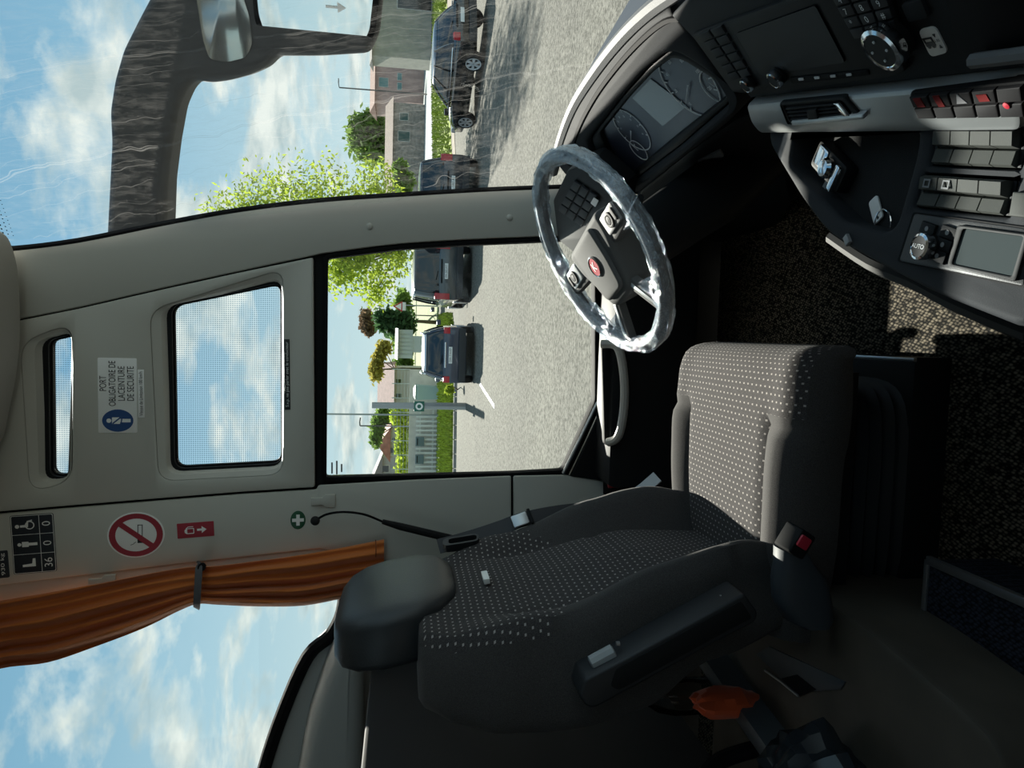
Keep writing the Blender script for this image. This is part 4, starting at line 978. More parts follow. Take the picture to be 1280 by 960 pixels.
# fire extinguisher sign
t, f, w, h = sign('extinguisher_sign', [(222, 673), (221, 654), (267, 652), (268, 670)], RED, 'small red fire extinguisher sign with white arrow', 'sign', .001)
blob(f, WHITE, t, 'extinguisher_symbol', rnd([(-.010, .004), (.006, .004), (.006, .024), (.002, .029), (-.006, .029), (-.010, .024)], .002, 2), rnd([(-.008, .006), (.004, .006), (.004, .022), (-.008, .022)], .001, 2))
blob(f, WHITE, t, 'hose_symbol', [(.006, .026), (.011, .020), (.011, .006), (.009, .006), (.009, .019), (.005, .024)])
blob(f, WHITE, t, 'arrow', [(-.003, -.004), (.003, -.004), (.003, -.016), (.010, -.016), (0, -.029), (-.010, -.016), (-.003, -.016)])
# first aid disc
f, w, h = boxframe([(363, 662), (363, 639), (382, 638), (382, 661)])
t = thing('first_aid_sign', f.o, 'round green first aid sticker with white cross', 'sign')
obj('disc', plate(f, circ(0, 0, w / 2, 28, h / 2), .0012, .0002, .001), GREEN, t); f = f.sub(0, 0, .0012)
a, b = w * .09, w * .30
blob(f, WHITE, t, 'cross', [(-a, -b), (a, -b), (a, -a), (b, -a), (b, a), (a, a), (a, b), (-a, b), (-a, a), (-b, a), (-b, -a), (-a, -a)])

# ================================================================== LOOSE THINGS
# red and yellow tool between seat and wall
p0, p1 = WALL.p(*WALL.px(760, 606, .08), .08), WALL.p(*WALL.px(822, 600, .10), .10)
tl = thing('emergency_hammer', (p0 + p1) / 2, 'red and yellow handled tool tucked between driver seat and window wall', 'tool')
obj('grip', tube([p0 + (p1 - p0) * s for s in (0, .1, .45, .5)], [.010, .013, .013, .011], 10), mat('tool_red', (.45, .03, .04), .45), tl)
obj('collar', tube([p0 + (p1 - p0) * s for s in (.5, .55, .72, .75)], [.012, .014, .013, .010], 10), mat('tool_yellow', (.55, .38, .04), .45), tl)
obj('shaft', tube([p0 + (p1 - p0) * s for s in (.75, 1.0)], .007, 8), RUBBER, tl)
obj('bracket', plate(WALL, WALL.pts([(752, 600), (815, 596), (812, 620), (752, 616)]), .09, .003, .09), RUBBER, tl)
# orange cloth behind the seat
def crumple(c, sx, sy, sz, seed, nu=18, nv=10, amp=.22):
    import mathutils
    rings = []
    for i in range(nv + 1):
        ph = math.pi * (i + .02) / (nv + .04); r_ = []
        for j in range(nu):
            t = 2 * math.pi * j / nu; d = V((math.sin(ph) * math.cos(t), math.sin(ph) * math.sin(t), -math.cos(ph)))
            k = 1 + amp * mathutils.noise.noise(d * 2.2 + V((seed, 0, 0))) + amp * .6 * mathutils.noise.noise(d * 5 + V((0, seed, 0)))
            r_.append(V(c) + V((d.x * sx * k, d.y * sy * k, max(d.z, -.92) * sz * k)))
        rings.append(r_)
    return loft(rings)
ob = atz(900, 870, .33)
vz = aty(897, 878, 1.3)
top('hi_vis_vest', crumple((vz.x, 1.3, AZ + .065), .028, .045, .07, 4), mat('vest_orange', (.75, .10, .02), .8, sheen=.3), 'bright orange crumpled safety vest behind the driver seat', 'vest', sharp=.4)
# chrome-edged black bin / bottle holder with clear bottle
BX = aty(842, 885, 1.32).x
bt = thing('plastic_bottle', (BX - .02, 1.40, AZ), 'clear plastic bottle with reddish reflections beside the safety vest', 'bottle')
bfr = Frame((BX - .02, 1.40, AZ), (1, 0, 0), (0, 1, 0))
BOT = glass('bottle_clear', (.82, .80, .78))
obj('body', lathe(bfr, [(.034, .002), (.038, .01), (.038, .06), (.036, .07), (.038, .08), (.038, .14), (.030, .175), (.014, .20), (.013, .215)], 20), BOT, bt)
obj('cap', lathe(bfr.sub(0, 0, .212), [(.015, 0), (.015, .016), (.012, .018)], 16), RUBBER, bt)
bagm = mat('bag_black_film', (.018, .022, .027), .25, spec=.6)
top('plastic_bag', crumple((aty(950, 960, 1.0).x - .02, .98, AZ + .07), .08, .085, .075, 9, 26, 14, .3), bagm, 'shiny dark crumpled plastic bag on the brown aisle floor', 'bag', sharp=.35)
# angled black stay behind the seat
s0, s1 = V((-.85, 1.16, AZ + .002)), V((-.95, 1.40, .58))
sb = thing('luggage_strut', s0, 'black bent strut rising behind the driver seat', 'strut')
obj('tube', tube(cr([V((-.86, .70, .40)), V((-.85, .95, .42)), V((-.84, 1.14, .46)), V((-.82, 1.24, .40)), V((-.80, 1.26, AZ + .01))], 5), .016, 10), BLACKP, sb)
obj('foot', box((-.80, 1.26, AZ + .006), (.06, .06, .012), None, .003), BLACKP, sb)
pc = thing('paper_cup', (-.90, 1.02, AZ), 'small pale paper cup standing behind the black strut', 'cup')
pcf = Frame((-.90, 1.02, AZ), (1, 0, 0), (0, 1, 0))
obj('cup_wall', lathe(pcf, [(.026, 0), (.028, .002), (.037, .095), (.039, .097), (.036, .095), (.027, .004)], 20), mat('cup_pale', (.62, .70, .60), .6), pc)
# folded leaflet and floor hatch on the aisle floor
lfz = Frame((0, 0, AZ + .0005), (1, 0, 0), (0, 1, 0))
ht = thing('floor_hatch', atz(1000, 835, AZ), 'slate blue hatch plate let into the brown aisle floor', 'hatch')
obj('cover', plate(lfz, lfz.pts([(946, 818), (962, 808), (1058, 852), (1052, 862), (1020, 864), (985, 855)]), .002, .0005, .002), mat('hatch_slate', (.035, .045, .055), .45), ht)
obj('grip_slot', plate(lfz, lfz.pts([(978, 848), (998, 843), (1022, 862), (1000, 870)]), .001, 0, .0025), RUBBER, ht)
obj('slot_edge', tube([lfz.p(*lfz.px(*q), .003) for q in ((958, 838), (978, 852), (1000, 870))], .0025, 6), ALU, ht)

# ================================================================== OUTSIDE: mirror on the bus corner
mo = aty(300, 40, 2.38); MF = Frame(mo, (.93, -.36, 0), (0, -.02, 1))
mir = thing('side_mirror', MF.p(*MF.px(170, 285)), 'large black exterior mirror hanging from a curved arm outside the windscreen', 'mirror')
arm_px = [(131, 300), (137, 180), (135, 140), (141, 100), (152, 62), (172, 22), (205, -40), (300, -140), (480, -140), (482, -40), (474, 40), (462, 66), (400, 70), (345, 70), (332, 84), (310, 94), (285, 101), (262, 104), (243, 101), (232, 112), (222, 135), (214, 180), (208, 230), (206, 300)]
MBLK = mat('mirror_shell', (.06, .061, .063), .6, bump=.3, bscale=400, bdist=.001)
obj('housing', plate(MF, rnd(MF.pts(arm_px), .02, 3), .13, .03, 0, 4), MBLK, mir)
ma = MF.p(*MF.px(168, 292), -.06)
obj('mount_arm', tube(cr([ma + MF.ax * .04, ma - MF.ax * .06, V((ma.x - .10, ma.y - .03, ma.z)), V((.16, 2.17, ma.z + .02))], 4), [.055, .055, .055, .054, .053, .052, .052, .05, .05, .05, .05, .05, .05], 12), MBLK, mir)
MIRR = mat('mirror_glass', (.86, .90, .90), .02, metal=1)
MG = Frame(MF.p(*MF.px(390, 10), .04), (.48, -.877, 0), (0, -.02, 1))
mg = obj('glass_frame', plate(MG, rnd(MG.pts([(306, -110), (476, -110), (478, -40), (470, 36), (458, 64), (338, 62), (328, 52), (318, 20)]), .015, 3), .10, .004, .010), RUBBER, mir)
obj('main_glass', plate(MG, rnd(MG.pts([(312, -100), (468, -100), (470, -40), (462, 34), (452, 56), (340, 56), (334, 46), (324, 16)]), .015, 3), .003, 0, .0105), MIRR, mg)
obj('wide_angle_glass', plate(MF, rnd(MF.pts([(240, -60), (290, -50), (312, 20), (316, 55), (308, 72), (285, 78), (262, 74), (254, 50), (246, 0)]), .015, 4), .004, .001, .004), mat('convex_glass', (.55, .56, .54), .12, metal=.85), mir)
# sticker arrow on the main glass
af = MG.sub(*MG.px(420, 6), .0112)
obj('arrow_mark', plate(af, [(-.004, .03), (.004, .03), (.004, -.005), (.018, -.005), (0, -.03), (-.018, -.005), (-.004, -.005)], .0004, 0, .0004), WHITE, mir)

# ================================================================== OUTSIDE: ground
GZ = -1.2
def G(px, py, z=GZ): return atz(px, py, z)
def asphalt():
    m = mat('asphalt', (.30, .30, .275), .95, spec=.1); t = m.node_tree; b = t.nodes['Principled BSDF']; tcn = nd(t, 'ShaderNodeTexCoord')
    n1 = nd(t, 'ShaderNodeTexNoise'); n1.inputs['Scale'].default_value = 17; n1.inputs['Detail'].default_value = 4; n1.inputs['Roughness'].default_value = .8; t.links.new(tcn.outputs['Object'], n1.inputs[0])
    n2 = nd(t, 'ShaderNodeTexNoise'); n2.inputs['Scale'].default_value = .25; n2.inputs['Detail'].default_value = 4; t.links.new(tcn.outputs['Object'], n2.inputs[0])
    r1 = nd(t, 'ShaderNodeValToRGB'); t.links.new(n1.outputs[0], r1.inputs[0]); r1.color_ramp.elements[0].position = .40; r1.color_ramp.elements[0].color = (.07, .07, .06, 1); r1.color_ramp.elements[1].position = .60; r1.color_ramp.elements[1].color = (.215, .21, .185, 1)
    r2 = nd(t, 'ShaderNodeValToRGB'); t.links.new(n2.outputs[0], r2.inputs[0]); r2.color_ramp.elements[0].position = .3; r2.color_ramp.elements[0].color = (.86, .86, .86, 1); r2.color_ramp.elements[1].position = .7; r2.color_ramp.elements[1].color = (1.08, 1.08, 1.06, 1)
    x = nd(t, 'ShaderNodeMix', data_type='RGBA', blend_type='MULTIPLY'); x.inputs[0].default_value = 1; t.links.new(r1.outputs[0], x.inputs[6]); t.links.new(r2.outputs[0], x.inputs[7])
    t.links.new(x.outputs[2], b.inputs['Base Color'])
    return m
top('ground_car_park', box((10, 60, GZ - .05), (260, 260, .1)), asphalt(), 'sunlit grey asphalt of the car park', kind='structure')
GF = Frame((0, 0, GZ), (1, 0, 0), (0, 1, 0))
GRASS = mat('grass_green', (.22, .28, .05), .9, spec=.1, var=.5, vscale=6)
SOIL = mat('verge_soil', (.20, .17, .13), .95, var=.3, vscale=3)
PAVE = mat('far_road', (.22, .25, .25), .9, var=.08, vscale=.5)
def ground_patch(name, px, m, label, h=.03, kind='structure'):
    return top(name, plate(GF, [tuple(G(*q))[:2] for q in px], h, 0, h), m, label, kind=kind)
ground_patch('ground_far_road', [(537, -60), (541, 240), (537, 330), (523, 330), (520, 200), (519, -60)], PAVE, 'pale road passing beyond the grass verge', .02)
ground_patch('ground_soil', [(592, -60), (566, 120), (572, 240), (566, 240), (560, 120), (558, -60)], SOIL, 'brown strip of soil between grass and parked cars', .02)
def grass_patch(px, label, h=.35, n=5000, base=True):
    pts = [V(tuple(G(*q))[:2]) for q in px]; xs = [p.x for p in pts]; ys = [p.y for p in pts]
    def inside(x, y):
        c = False
        for i in range(len(pts)):
            a, b = pts[i - 1], pts[i]
            if (a.y > y) != (b.y > y) and x < (b.x - a.x) * (y - a.y) / (b.y - a.y) + a.x: c = not c
        return c
    vs, fs = plate(GF, [tuple(p) for p in pts], .04, 0, .04)
    vs = list(vs); q = random.Random(5); k = 0
    while k < n:
        x, y = q.uniform(min(xs), max(xs)), q.uniform(min(ys), max(ys))
        if not inside(x, y): continue
        k += 1; a = q.uniform(0, 6.3); hh = h * q.uniform(.4, 1.1); w = .12; i = len(vs)
        vs += [V((x - w * math.cos(a), y - w * math.sin(a), GZ)), V((x + w * math.cos(a), y + w * math.sin(a), GZ)), V((x + q.uniform(-.1, .1), y + q.uniform(-.1, .1), GZ + hh))]; fs.append((i, i + 1, i + 2))
    return top('grass_verge', (vs, fs), GRASS, label, 'grass', kind='stuff', smooth=False)
grass_patch([(558, -60), (562, 120), (568, 240), (543, 240), (541, 120), (543, -60)], 'long bright green grass verge beyond the black car', .25)
grass_patch([(569, 478), (568, 560), (566, 660), (552, 660), (552, 560), (552, 478)], 'green grass bank in front of the white picket gate', .35, 3500)
grass_patch([(566, 392), (568, 412), (552, 420), (552, 394)], 'small patch of grass between the grey van and the silver-roofed car', .3, 900)
ground_patch('ground_meadow', [(549, 392), (550, 660), (516, 660), (514, 300), (540, 300)], mat('meadow', (.16, .19, .06), .95, var=.4, vscale=.6), 'rough green ground beyond the parked cars', .015)
# kerb stones of the near verge
ka, kb = G(571, 478), G(569, 640)
kerb = thing('kerb', (ka + kb) / 2, 'grey kerb at the foot of the grass bank', 'kerb')
for i in range(9):
    p = ka + (kb - ka) * ((i + .5) / 9); obj('kerb_stone', box((p.x, p.y, GZ + .06), ((kb - ka).length / 9 - .03, .16, .12), Euler((0, 0, math.atan2(kb.y - ka.y, kb.x - ka.x))), .01), mat('kerb_grey', (.30, .29, .27), .9, var=.2, vscale=8), kerb)
# parking line
la, lb = G(600, 480), G(618, 508)
def flat_line(a, b, w): d = (b - a).normalized(); s = V((-d.y, d.x, 0)) * w / 2; return [tuple((a + s).to_2d()), tuple((a - s).to_2d()), tuple((b - s).to_2d()), tuple((b + s).to_2d())]
top('parking_line', plate(GF, flat_line(la, lb, .10), .006, 0, .006), WHITE, 'worn white parking line on the asphalt behind the silver-roofed car', 'road marking')

# ---- vehicles
GLS = mat('car_glass', (.015, .02, .025), .06, spec=.8)
TYRE = mat('tyre', (.012, .012, .013), .8); RIMM = mat('alloy_rim', (.75, .76, .78), .35, metal=.4); LRED = mat('tail_red', (.45, .01, .02), .2, spec=.7); PLT = mat('plate_white', (.8, .82, .8), .5)
def vehicle(name, label, loc, head, paint, body, cabin, wheels, L_, W_, roofm=None, plate_txt='', lights=((.62, 1.05),), rails=False, plate_z=.8, rwin=(.1, .9), grp=None):
    """body: (x, zlow, zhigh, halfwidth) stations rear to front; cabin: (x rear low, x front low, x rear top, x front top, zlow, ztop, hw low, hw top)"""
    t = thing(name, loc, label, 'car' if 'van' not in name else 'van', grp); M = Matrix.Rotation(head, 4, 'Z')
    T = lambda p: V(loc) + M @ V(p)
    def o(n, vf, m, par=None, **k): return obj(n, ([T(v) for v in vf[0]], vf[1]), m, par or t, **k)
    rings = []
    for x, z0, z1, hw in body:
        zc, hz = (z0 + z1) / 2, (z1 - z0) / 2
        rings.append([V((x, hw * math.copysign(abs(math.cos(a)) ** .35, math.cos(a)), zc + hz * math.copysign(abs(math.sin(a)) ** .45, math.sin(a)))) for a in [2 * math.pi * (i + .5) / 24 for i in range(24)]])
    o('body', loft(rings), paint, sharp=.7)
    xr, xf, tr, tf, z0, z1, h0, h1 = cabin
    lo = [V((xr, -h0, z0)), V((xf, -h0 * .96, z0)), V((xf, h0 * .96, z0)), V((xr, h0, z0))]; hi = [V((tr, -h1, z1)), V((tf, -h1 * .95, z1)), V((tf, h1 * .95, z1)), V((tr, h1, z1))]
    rm = roofm or paint
    def lev(k, grow=0.0):
        a_, b_ = xr + (tr - xr) * k ** 1.35, xf + (tf - xf) * k ** 1.15; h_ = h0 + (h1 - h0) * k ** 1.4; z_ = z0 + (z1 - z0) * k
        return [V(((a_ + b_) / 2 + ((b_ - a_) / 2 + grow) * math.copysign(abs(math.cos(t_)) ** .3, math.cos(t_)), (h_ + grow) * math.copysign(abs(math.sin(t_)) ** .38, math.sin(t_)), z_)) for t_ in [2 * math.pi * (q_ + .5) / 32 for q_ in range(32)]]
    o('windows', loft([lev(k / 5) for k in range(6)]), GLS, sharp=1.0)
    rc_ = V(((tr + tf) / 2, 0, z1))
    o('roof', loft([lev(.93, .012), lev(1.0, .012)] + [[rc_ + (p - rc_) * q_ + V((0, 0, dz_)) for p in lev(1.0, .012)] for q_, dz_ in ((.94, .03), (.75, .055), (.4, .07))]), rm, sharp=.9)
    for i in (4, 12, 20, 27) : o('pillar', tube([lev(k / 5, .004)[i - (i == 27) * 0] for k in range(6)], .04, 6), paint)
    for s in (-1, 1):
        for q in (.36, .66): o('door_pillar', tube([V((xr + (xf - xr) * q + ((tr + (tf - tr) * q) - (xr + (xf - xr) * q)) * k_ ** 1.2, s * (h0 + (h1 - h0) * k_ ** 1.4), z0 + (z1 - z0) * k_)) for k_ in (0, .35, .7, 1)], .03, 6), BLACKP)
        if rails: o('roof_rail', tube(cr([V((tr + .1, s * h1 * .92, z1 + .03)), V((tr + .3, s * h1 * .94, z1 + .10)), V((tf - .5, s * h1 * .94, z1 + .10)), V((tf - .2, s * h1 * .92, z1 + .03))], 3), .022, 6), ALU)
        for x in wheels:
            f = Frame(V((x, s * (W_ / 2 - .11), .33)), (1, 0, 0), (0, 0, s * 1.0)); f = Frame(f.o, (s, 0, 0), (0, 0, 1)) if False else f
            nn = -s; ff = Frame(f.o, (1, 0, 0), (0, 0, 1)) if s < 0 else Frame(f.o, (-1, 0, 0), (0, 0, 1))
            w_ = o('wheel', lathe(ff, [(.20, -.1), (.31, -.1), (.33, -.06), (.33, .06), (.31, .10), (.22, .085)], 24), TYRE)
            o('hub_disc', lathe(ff, [(.235, .10), (.235, .118), (.205, .112), (.20, .095)], 20, False), RIMM, w_)
            for k in range(6):
                a = k * math.pi / 3; o('rim_spoke', plate(ff.sub(0, 0, 0, a), [(.02, -.03), (.21, -.045), (.21, .045), (.02, .03)], .02, 0, .112), RIMM, w_)
        o('wing_mirror', box((xf - .25, s * (W_ / 2 + .09), z0 + .08), (.12, .18, .14), None, .03), paint)
        for z_a, z_b in lights: o('tail_light', box((body[0][0] + .02, s * (body[1][3] - .11), (z_a + z_b) / 2), (.10, .20, z_b - z_a), None, .03), LRED)
        o('head_light', box((body[-1][0] - .10, s * (body[-2][3] - .16), .68), (.14, .26, .14), None, .04), mat('lamp_clear', (.5, .52, .54), .1, spec=.8))
    if 'chrome' in label:
        for s in (-1, 1): o('window_line', tube(cr([V((xr + .1, s * (h0 + .03), z0 + .06)), V(((xr + xf) / 2, s * (h0 + .04), z0 + .03)), V((xf, s * (h0 + .01), z0 + .02))], 4), .022, 6), CHROME)
    rx = body[0][0]
    o('bumper', box((rx - .02, 0, .42), (.14, W_ * .92, .22), None, .05), mat('bumper_dark', (.025, .026, .028), .6))
    pl = o('number_plate', box((rx - .035, 0, plate_z), (.015, .52, .11), None, .003), PLT)
    fr = Frame(V((rx - .0435, 0, plate_z)), (0, -1, 0), (0, 0, 1))
    if plate_txt:
        c = text(plate_txt, fr, 0, 0, .10, BLACKI, t, .001, fit=.42)
        for v in c.data.vertices: v.co = T(v.co + V(loc)) - V(loc)
    # rear window panel
    a, b, c, d = lo[3], lo[0], hi[0], hi[3]
    rw = [a + (d - a) * rwin[0] + V((-.012, -.12, 0)), b + (c - b) * rwin[0] + V((-.012, .12, 0)), b + (c - b) * rwin[1] + V((-.012, .12, 0)), a + (d - a) * rwin[1] + V((-.012, -.12, 0))]
    o('rear_wiper', tube([a * .5 + b * .5 + V((-.03, 0, .06)), a * .5 + b * .5 + V((-.03, .30, .12))], .012, 6), RUBBER)
    o('tailgate_trim', box((rx - .012, 0, plate_z + .16), (.03, .8, .05), None, .01), CHROME if 'silver' in label else BLACKP)
    return t
VG = mat('paint_van_grey', (.07, .085, .095), .22, spec=.6, coat=.6, metal=.3)
van_body = [(-2.45, .35, 1.02, .90), (-2.42, .30, 1.10, .95), (-1.5, .26, 1.14, .97), (1.2, .26, 1.12, .97), (1.9, .28, 1.02, .93), (2.35, .34, .88, .82), (2.45, .42, .72, .70)]
van_cab = (-2.42, 1.5, -2.32, .75, 1.08, 1.92, .93, .80)
gv = G(590, 345)
vehicle('grey_van', 'dark grey passenger van parked facing away, beside the leafy tree', gv + V((.05, 2.45, 0)), math.pi / 2 + .03, VG, van_body, van_cab, (-1.5, 1.5), 4.9, 1.94, None, 'FM-203-MT', ((.75, 1.25),), plate_z=.86)
VN = mat('paint_navy', (.045, .06, .095), .2, spec=.6, coat=.6, metal=.3)
suv_body = [(-2.05, .36, .92, .80), (-2.02, .28, 1.00, .88), (-1.2, .24, 1.02, .91), (.7, .24, 1.0, .91), (1.5, .26, .95, .88), (1.98, .34, .82, .78), (2.08, .42, .70, .66)]
suv_cab = (-1.95, 1.0, -1.55, .25, .96, 1.56, .86, .68)
vehicle('navy_car', 'dark blue hatchback with silver roof rails parked beside the grey van', G(594, 445) + V((.05, 2.05, 0)), math.pi / 2 - .02, VN, suv_body, suv_cab, (-1.3, 1.3), 4.1, 1.82, mat('roof_silver', (.62, .64, .66), .2, metal=.5), 'DW-714-KP', ((.80, 1.0),), True, plate_z=.78)
VB = mat('paint_charcoal', (.05, .055, .065), .22, spec=.6, coat=.6, metal=.3)
vehicle('charcoal_minivan', 'charcoal minivan half hidden by the windscreen pillar trim', G(598, 240) + V((.35, 2.3, 0)), math.pi / 2 - .08, VB, [(x, a, b, c * .96) for x, a, b, c in van_body], (-2.40, 1.5, -2.15, .6, 1.02, 1.78, .90, .74), (-1.45, 1.45), 4.8, 1.88, None, 'EL-582-RJ', ((.85, 1.2),), plate_z=.80)
P1, P2 = V((8.83, 21.93, GZ)), V((7.85, 24.45, GZ))
BK = mat('paint_black', (.012, .013, .014), .12, spec=.6, coat=.8)
car_body = [(-2.2, .40, .86, .72), (-2.12, .28, .98, .84), (-1.4, .22, 1.0, .89), (.9, .22, .95, .89), (1.6, .24, .88, .86), (2.1, .32, .74, .76), (2.22, .40, .62, .62)]
car_cab = (-1.95, 1.05, -1.35, .15, .92, 1.46, .83, .62)
hd = math.atan2(P2.y - P1.y, P2.x - P1.x)
vehicle('black_car', 'glossy black hatchback with chrome window line and alloy wheels by the grass verge', (P1 + P2) / 2, hd, BK, car_body, car_cab, (-1.32, 1.38), 4.4, 1.80, mat('roof_slate', (.09, .12, .16), .15, spec=.7), '', ((.78, .98),), plate_z=.72)

# ---- trees and shrubs
def leaves(blobs, n, size, seed, m=None):
    q = random.Random(seed); vs, fs = [], []
    tot = sum(r * r2 for _, r, r2 in blobs)
    for c, r, r2 in blobs:
        for _ in range(int(n * r * r2 / tot)):
            d = V((q.gauss(0, 1), q.gauss(0, 1), q.gauss(0, 1))).normalized() * (q.random() ** .6) * q.choice((1, 1, 1, 1.12, 1.3))
            p = V(c) + V((d.x * r, d.y * r, d.z * r2)); a = V((q.gauss(0, 1), q.gauss(0, 1), q.gauss(0, 1))).normalized(); b = a.orthogonal().normalized(); s = size * q.uniform(.6, 1.3); k = len(vs)
            vs += [p + a * s, p + b * s * .55, p - a * s, p - b * s * .55]; fs.append((k, k + 1, k + 2, k + 3))
    return vs, fs
def leafmat(name, c):
    m = mat(name, c, .9, spec=.05, var=.45, vscale=3); t = m.node_tree
    if len([n for n in t.nodes if n.type == 'BSDF_TRANSLUCENT']): return m
    b = t.nodes['Principled BSDF']; o = t.nodes['Material Output']; tl = nd(t, 'ShaderNodeBsdfTranslucent'); tl.inputs[0].default_value = (*[min(1, q * 1.5) for q in c], 1)
    mi = nd(t, 'ShaderNodeMixShader'); mi.inputs[0].default_value = .45; t.links.new(b.outputs[0], mi.inputs[1]); t.links.new(tl.outputs[0], mi.inputs[2]); t.links.new(mi.outputs[0], o.inputs[0])
    return m
def spot(px, py, y): return aty(px, py, y)
def tree(name, label, foot, blobs, n, size, m, seed, trunk=.14, cat='tree'):
    t = thing(name, foot, label, cat)
    lv = obj('foliage', leaves(blobs, n, size, seed), m, t, smooth=False); lv['kind'] = 'stuff'
    main = V(blobs[0][0])
    obj('trunk', tube([V(foot), V(foot) * .5 + main * .5 + V((.1, 0, 0)), main], [trunk, trunk * .7, trunk * .3], 8), mat('bark', (.10, .08, .06), .9), t)
    for i, (c, r, r2) in enumerate(blobs[1:]): obj('branch', tube([V(foot) * .35 + main * .65, V(c)], [trunk * .4, trunk * .12], 6), mat('bark', (.1, .08, .06)), t)
    return t
Lm1 = leafmat('leaf_lime', (.30, .38, .05)); Lm2 = leafmat('leaf_mid', (.14, .22, .05)); Lm3 = leafmat('leaf_dark', (.05, .10, .04)); Lm4 = leafmat('leaf_russet', (.16, .11, .07)); Lm5 = leafmat('leaf_ochre', (.32, .28, .07))
YT = 33.0
def bl(px, py, y, r, r2=None): k = (spot(px, py, y) - CAM).dot(FW) / FPX; return (spot(px, py, y), r * k, (r2 or r) * k)
tree('leafy_tree', 'tall lime green leafy tree standing behind the grey van', G(560, 300), [bl(455, 325, YT, 45, 50), bl(425, 340, YT, 30, 34), bl(400, 262, YT, 62, 70), bl(330, 268, YT, 55, 50), bl(285, 280, YT, 42, 40), bl(470, 235, YT, 35, 30), bl(500, 318, YT, 30, 22), bl(470, 365, YT, 22, 20), bl(432, 322, YT, 28, 26)], 9500, .115, Lm1, 11)
tree('round_tree', 'round grey-green tree rising behind the stone house', G(521, 175), [bl(465, 172, 138, 32, 28), bl(452, 166, 138, 20, 16), bl(480, 185, 138, 18, 14)], 3500, .8, Lm2, 12, .5)
tree('dark_tree', 'dark green bushy tree beside the white shed', G(545, 403), [bl(497, 404, 48, 16, 20), bl(480, 398, 48, 13, 12), bl(508, 412, 48, 12, 10)], 1800, .24, Lm3, 13, .15)
tree('russet_tree', 'brown-leaved tree behind the dark bushy tree', G(535, 402), [bl(458, 402, 58, 15, 8), bl(462, 412, 58, 8, 6)], 900, .26, Lm4, 14, .15)
tree('ochre_tree', 'ochre conifer hedge behind the pink-roofed house', G(533, 462), [bl(470, 462, 66, 16, 8), bl(474, 448, 66, 12, 7), bl(480, 435, 66, 9, 9)], 1200, .28, Lm5, 15, .15)
tree('pale_tree', 'light green tree between the two houses beyond the fence', G(538, 532), [bl(473, 530, 62, 14, 9), bl(470, 548, 62, 12, 7), bl(480, 520, 62, 10, 10)], 1300, .26, Lm2, 16, .15)
tree('garden_shrub', 'small green garden shrub behind the mesh fence', G(543, 520), [bl(500, 520, 52, 12, 12), bl(505, 540, 52, 12, 10), bl(503, 560, 52, 12, 10), bl(505, 585, 52, 14, 10)], 1600, .2, Lm1, 17, .08, 'shrub')
tree('roadside_bush', 'mid green bush at the foot of the leafy tree', G(537, 230), [bl(505, 228, 64, 14, 12), bl(500, 212, 64, 12, 9)], 1000, .3, Lm2, 18, .08, 'shrub')
tree('far_hedge', 'long mid green line of trees far behind the houses', G(516, 480), [bl(503 + 3 * math.sin(i * 2.3), 380 + 19 * i, 150, 17, 11) for i in range(15)], 5200, .8, Lm2, 23, .3, 'trees')
tree('kerb_bush', 'small bright bush on the kerb beside the dark blue hatchback', G(572, 487), [bl(562, 487, 27, 5, 5)], 260, .10, Lm1, 19, .03, 'shrub')

# ---- houses, wall, fence
def house(name, label, px_l, px_r, x_eave, x_ridge, y, depth, wallm, roofm, wins=(), winm=None, along=True):
    """front from image row px_l (upright left, large y) to px_r; heights from pixel columns"""
    a, b = spot(520, px_l, y), spot(520, px_r, y); ze = spot(x_eave, (px_l + px_r) / 2, y).z; zr = spot(x_ridge, (px_l + px_r) / 2, y).z
    t = thing(name, V(((a.x + b.x) / 2, y, GZ)), label, 'house')
    w = b.x - a.x
    obj('walls', box(((a.x + b.x) / 2, y + depth / 2, (GZ + ze) / 2), (w, depth, ze - GZ)), wallm, t, smooth=False)
    o = .006 * y
    x0, x1 = a.x - o, b.x + o
    if along: vs = [V((x0, y - o, ze)), V((x1, y - o, ze)), V((x1, y + depth + o, ze)), V((x0, y + depth + o, ze)), V((x0, y + depth / 2, zr)), V((x1, y + depth / 2, zr))]; fs = [(0, 1, 5, 4), (2, 3, 4, 5), (0, 4, 3), (1, 2, 5), (3, 2, 1, 0)]
    else:
        xm = (x0 + x1) / 2; vs = [V((x0, y - o, ze)), V((x1, y - o, ze)), V((x1, y + depth + o, ze)), V((x0, y + depth + o, ze)), V((xm, y - o, zr)), V((xm, y + depth + o, zr))]; fs = [(0, 1, 4), (2, 3, 5), (0, 4, 5, 3), (1, 2, 5, 4), (3, 2, 1, 0)]
    obj('roof', (vs, fs), roofm, t, smooth=False)
    for (pa, pb, xa, xb) in wins:
        p, q = spot(xa, pa, y), spot(xb, pb, y); f = Frame(V(((p.x + q.x) / 2, y - .02, (p.z + q.z) / 2)), (1, 0, 0), (0, 0, 1)); ww, hh = abs(q.x - p.x), abs(p.z - q.z)
        fr = obj('window', plate(f, rect(0, 0, ww + .15, hh + .15), .1, .02, .04), mat('frame_pale', (.5, .5, .46), .7), t)
        obj('pane', plate(f, rect(0, 0, ww, hh), .02, 0, .05), winm or GLS, fr)
    return t
ROOFT = mat('roof_tile', (.22, .12, .09), .85, var=.3, vscale=3); PINK = mat('render_pink', (.42, .30, .27), .9, var=.1, vscale=2); STONE = mat('stone_grey', (.27, .25, .22), .95, var=.35, vscale=2.5); BEIGE = mat('render_beige', (.34, .33, .28), .9, var=.12, vscale=1.5)
SHUT = mat('shutter_teal', (.12, .24, .24), .6)
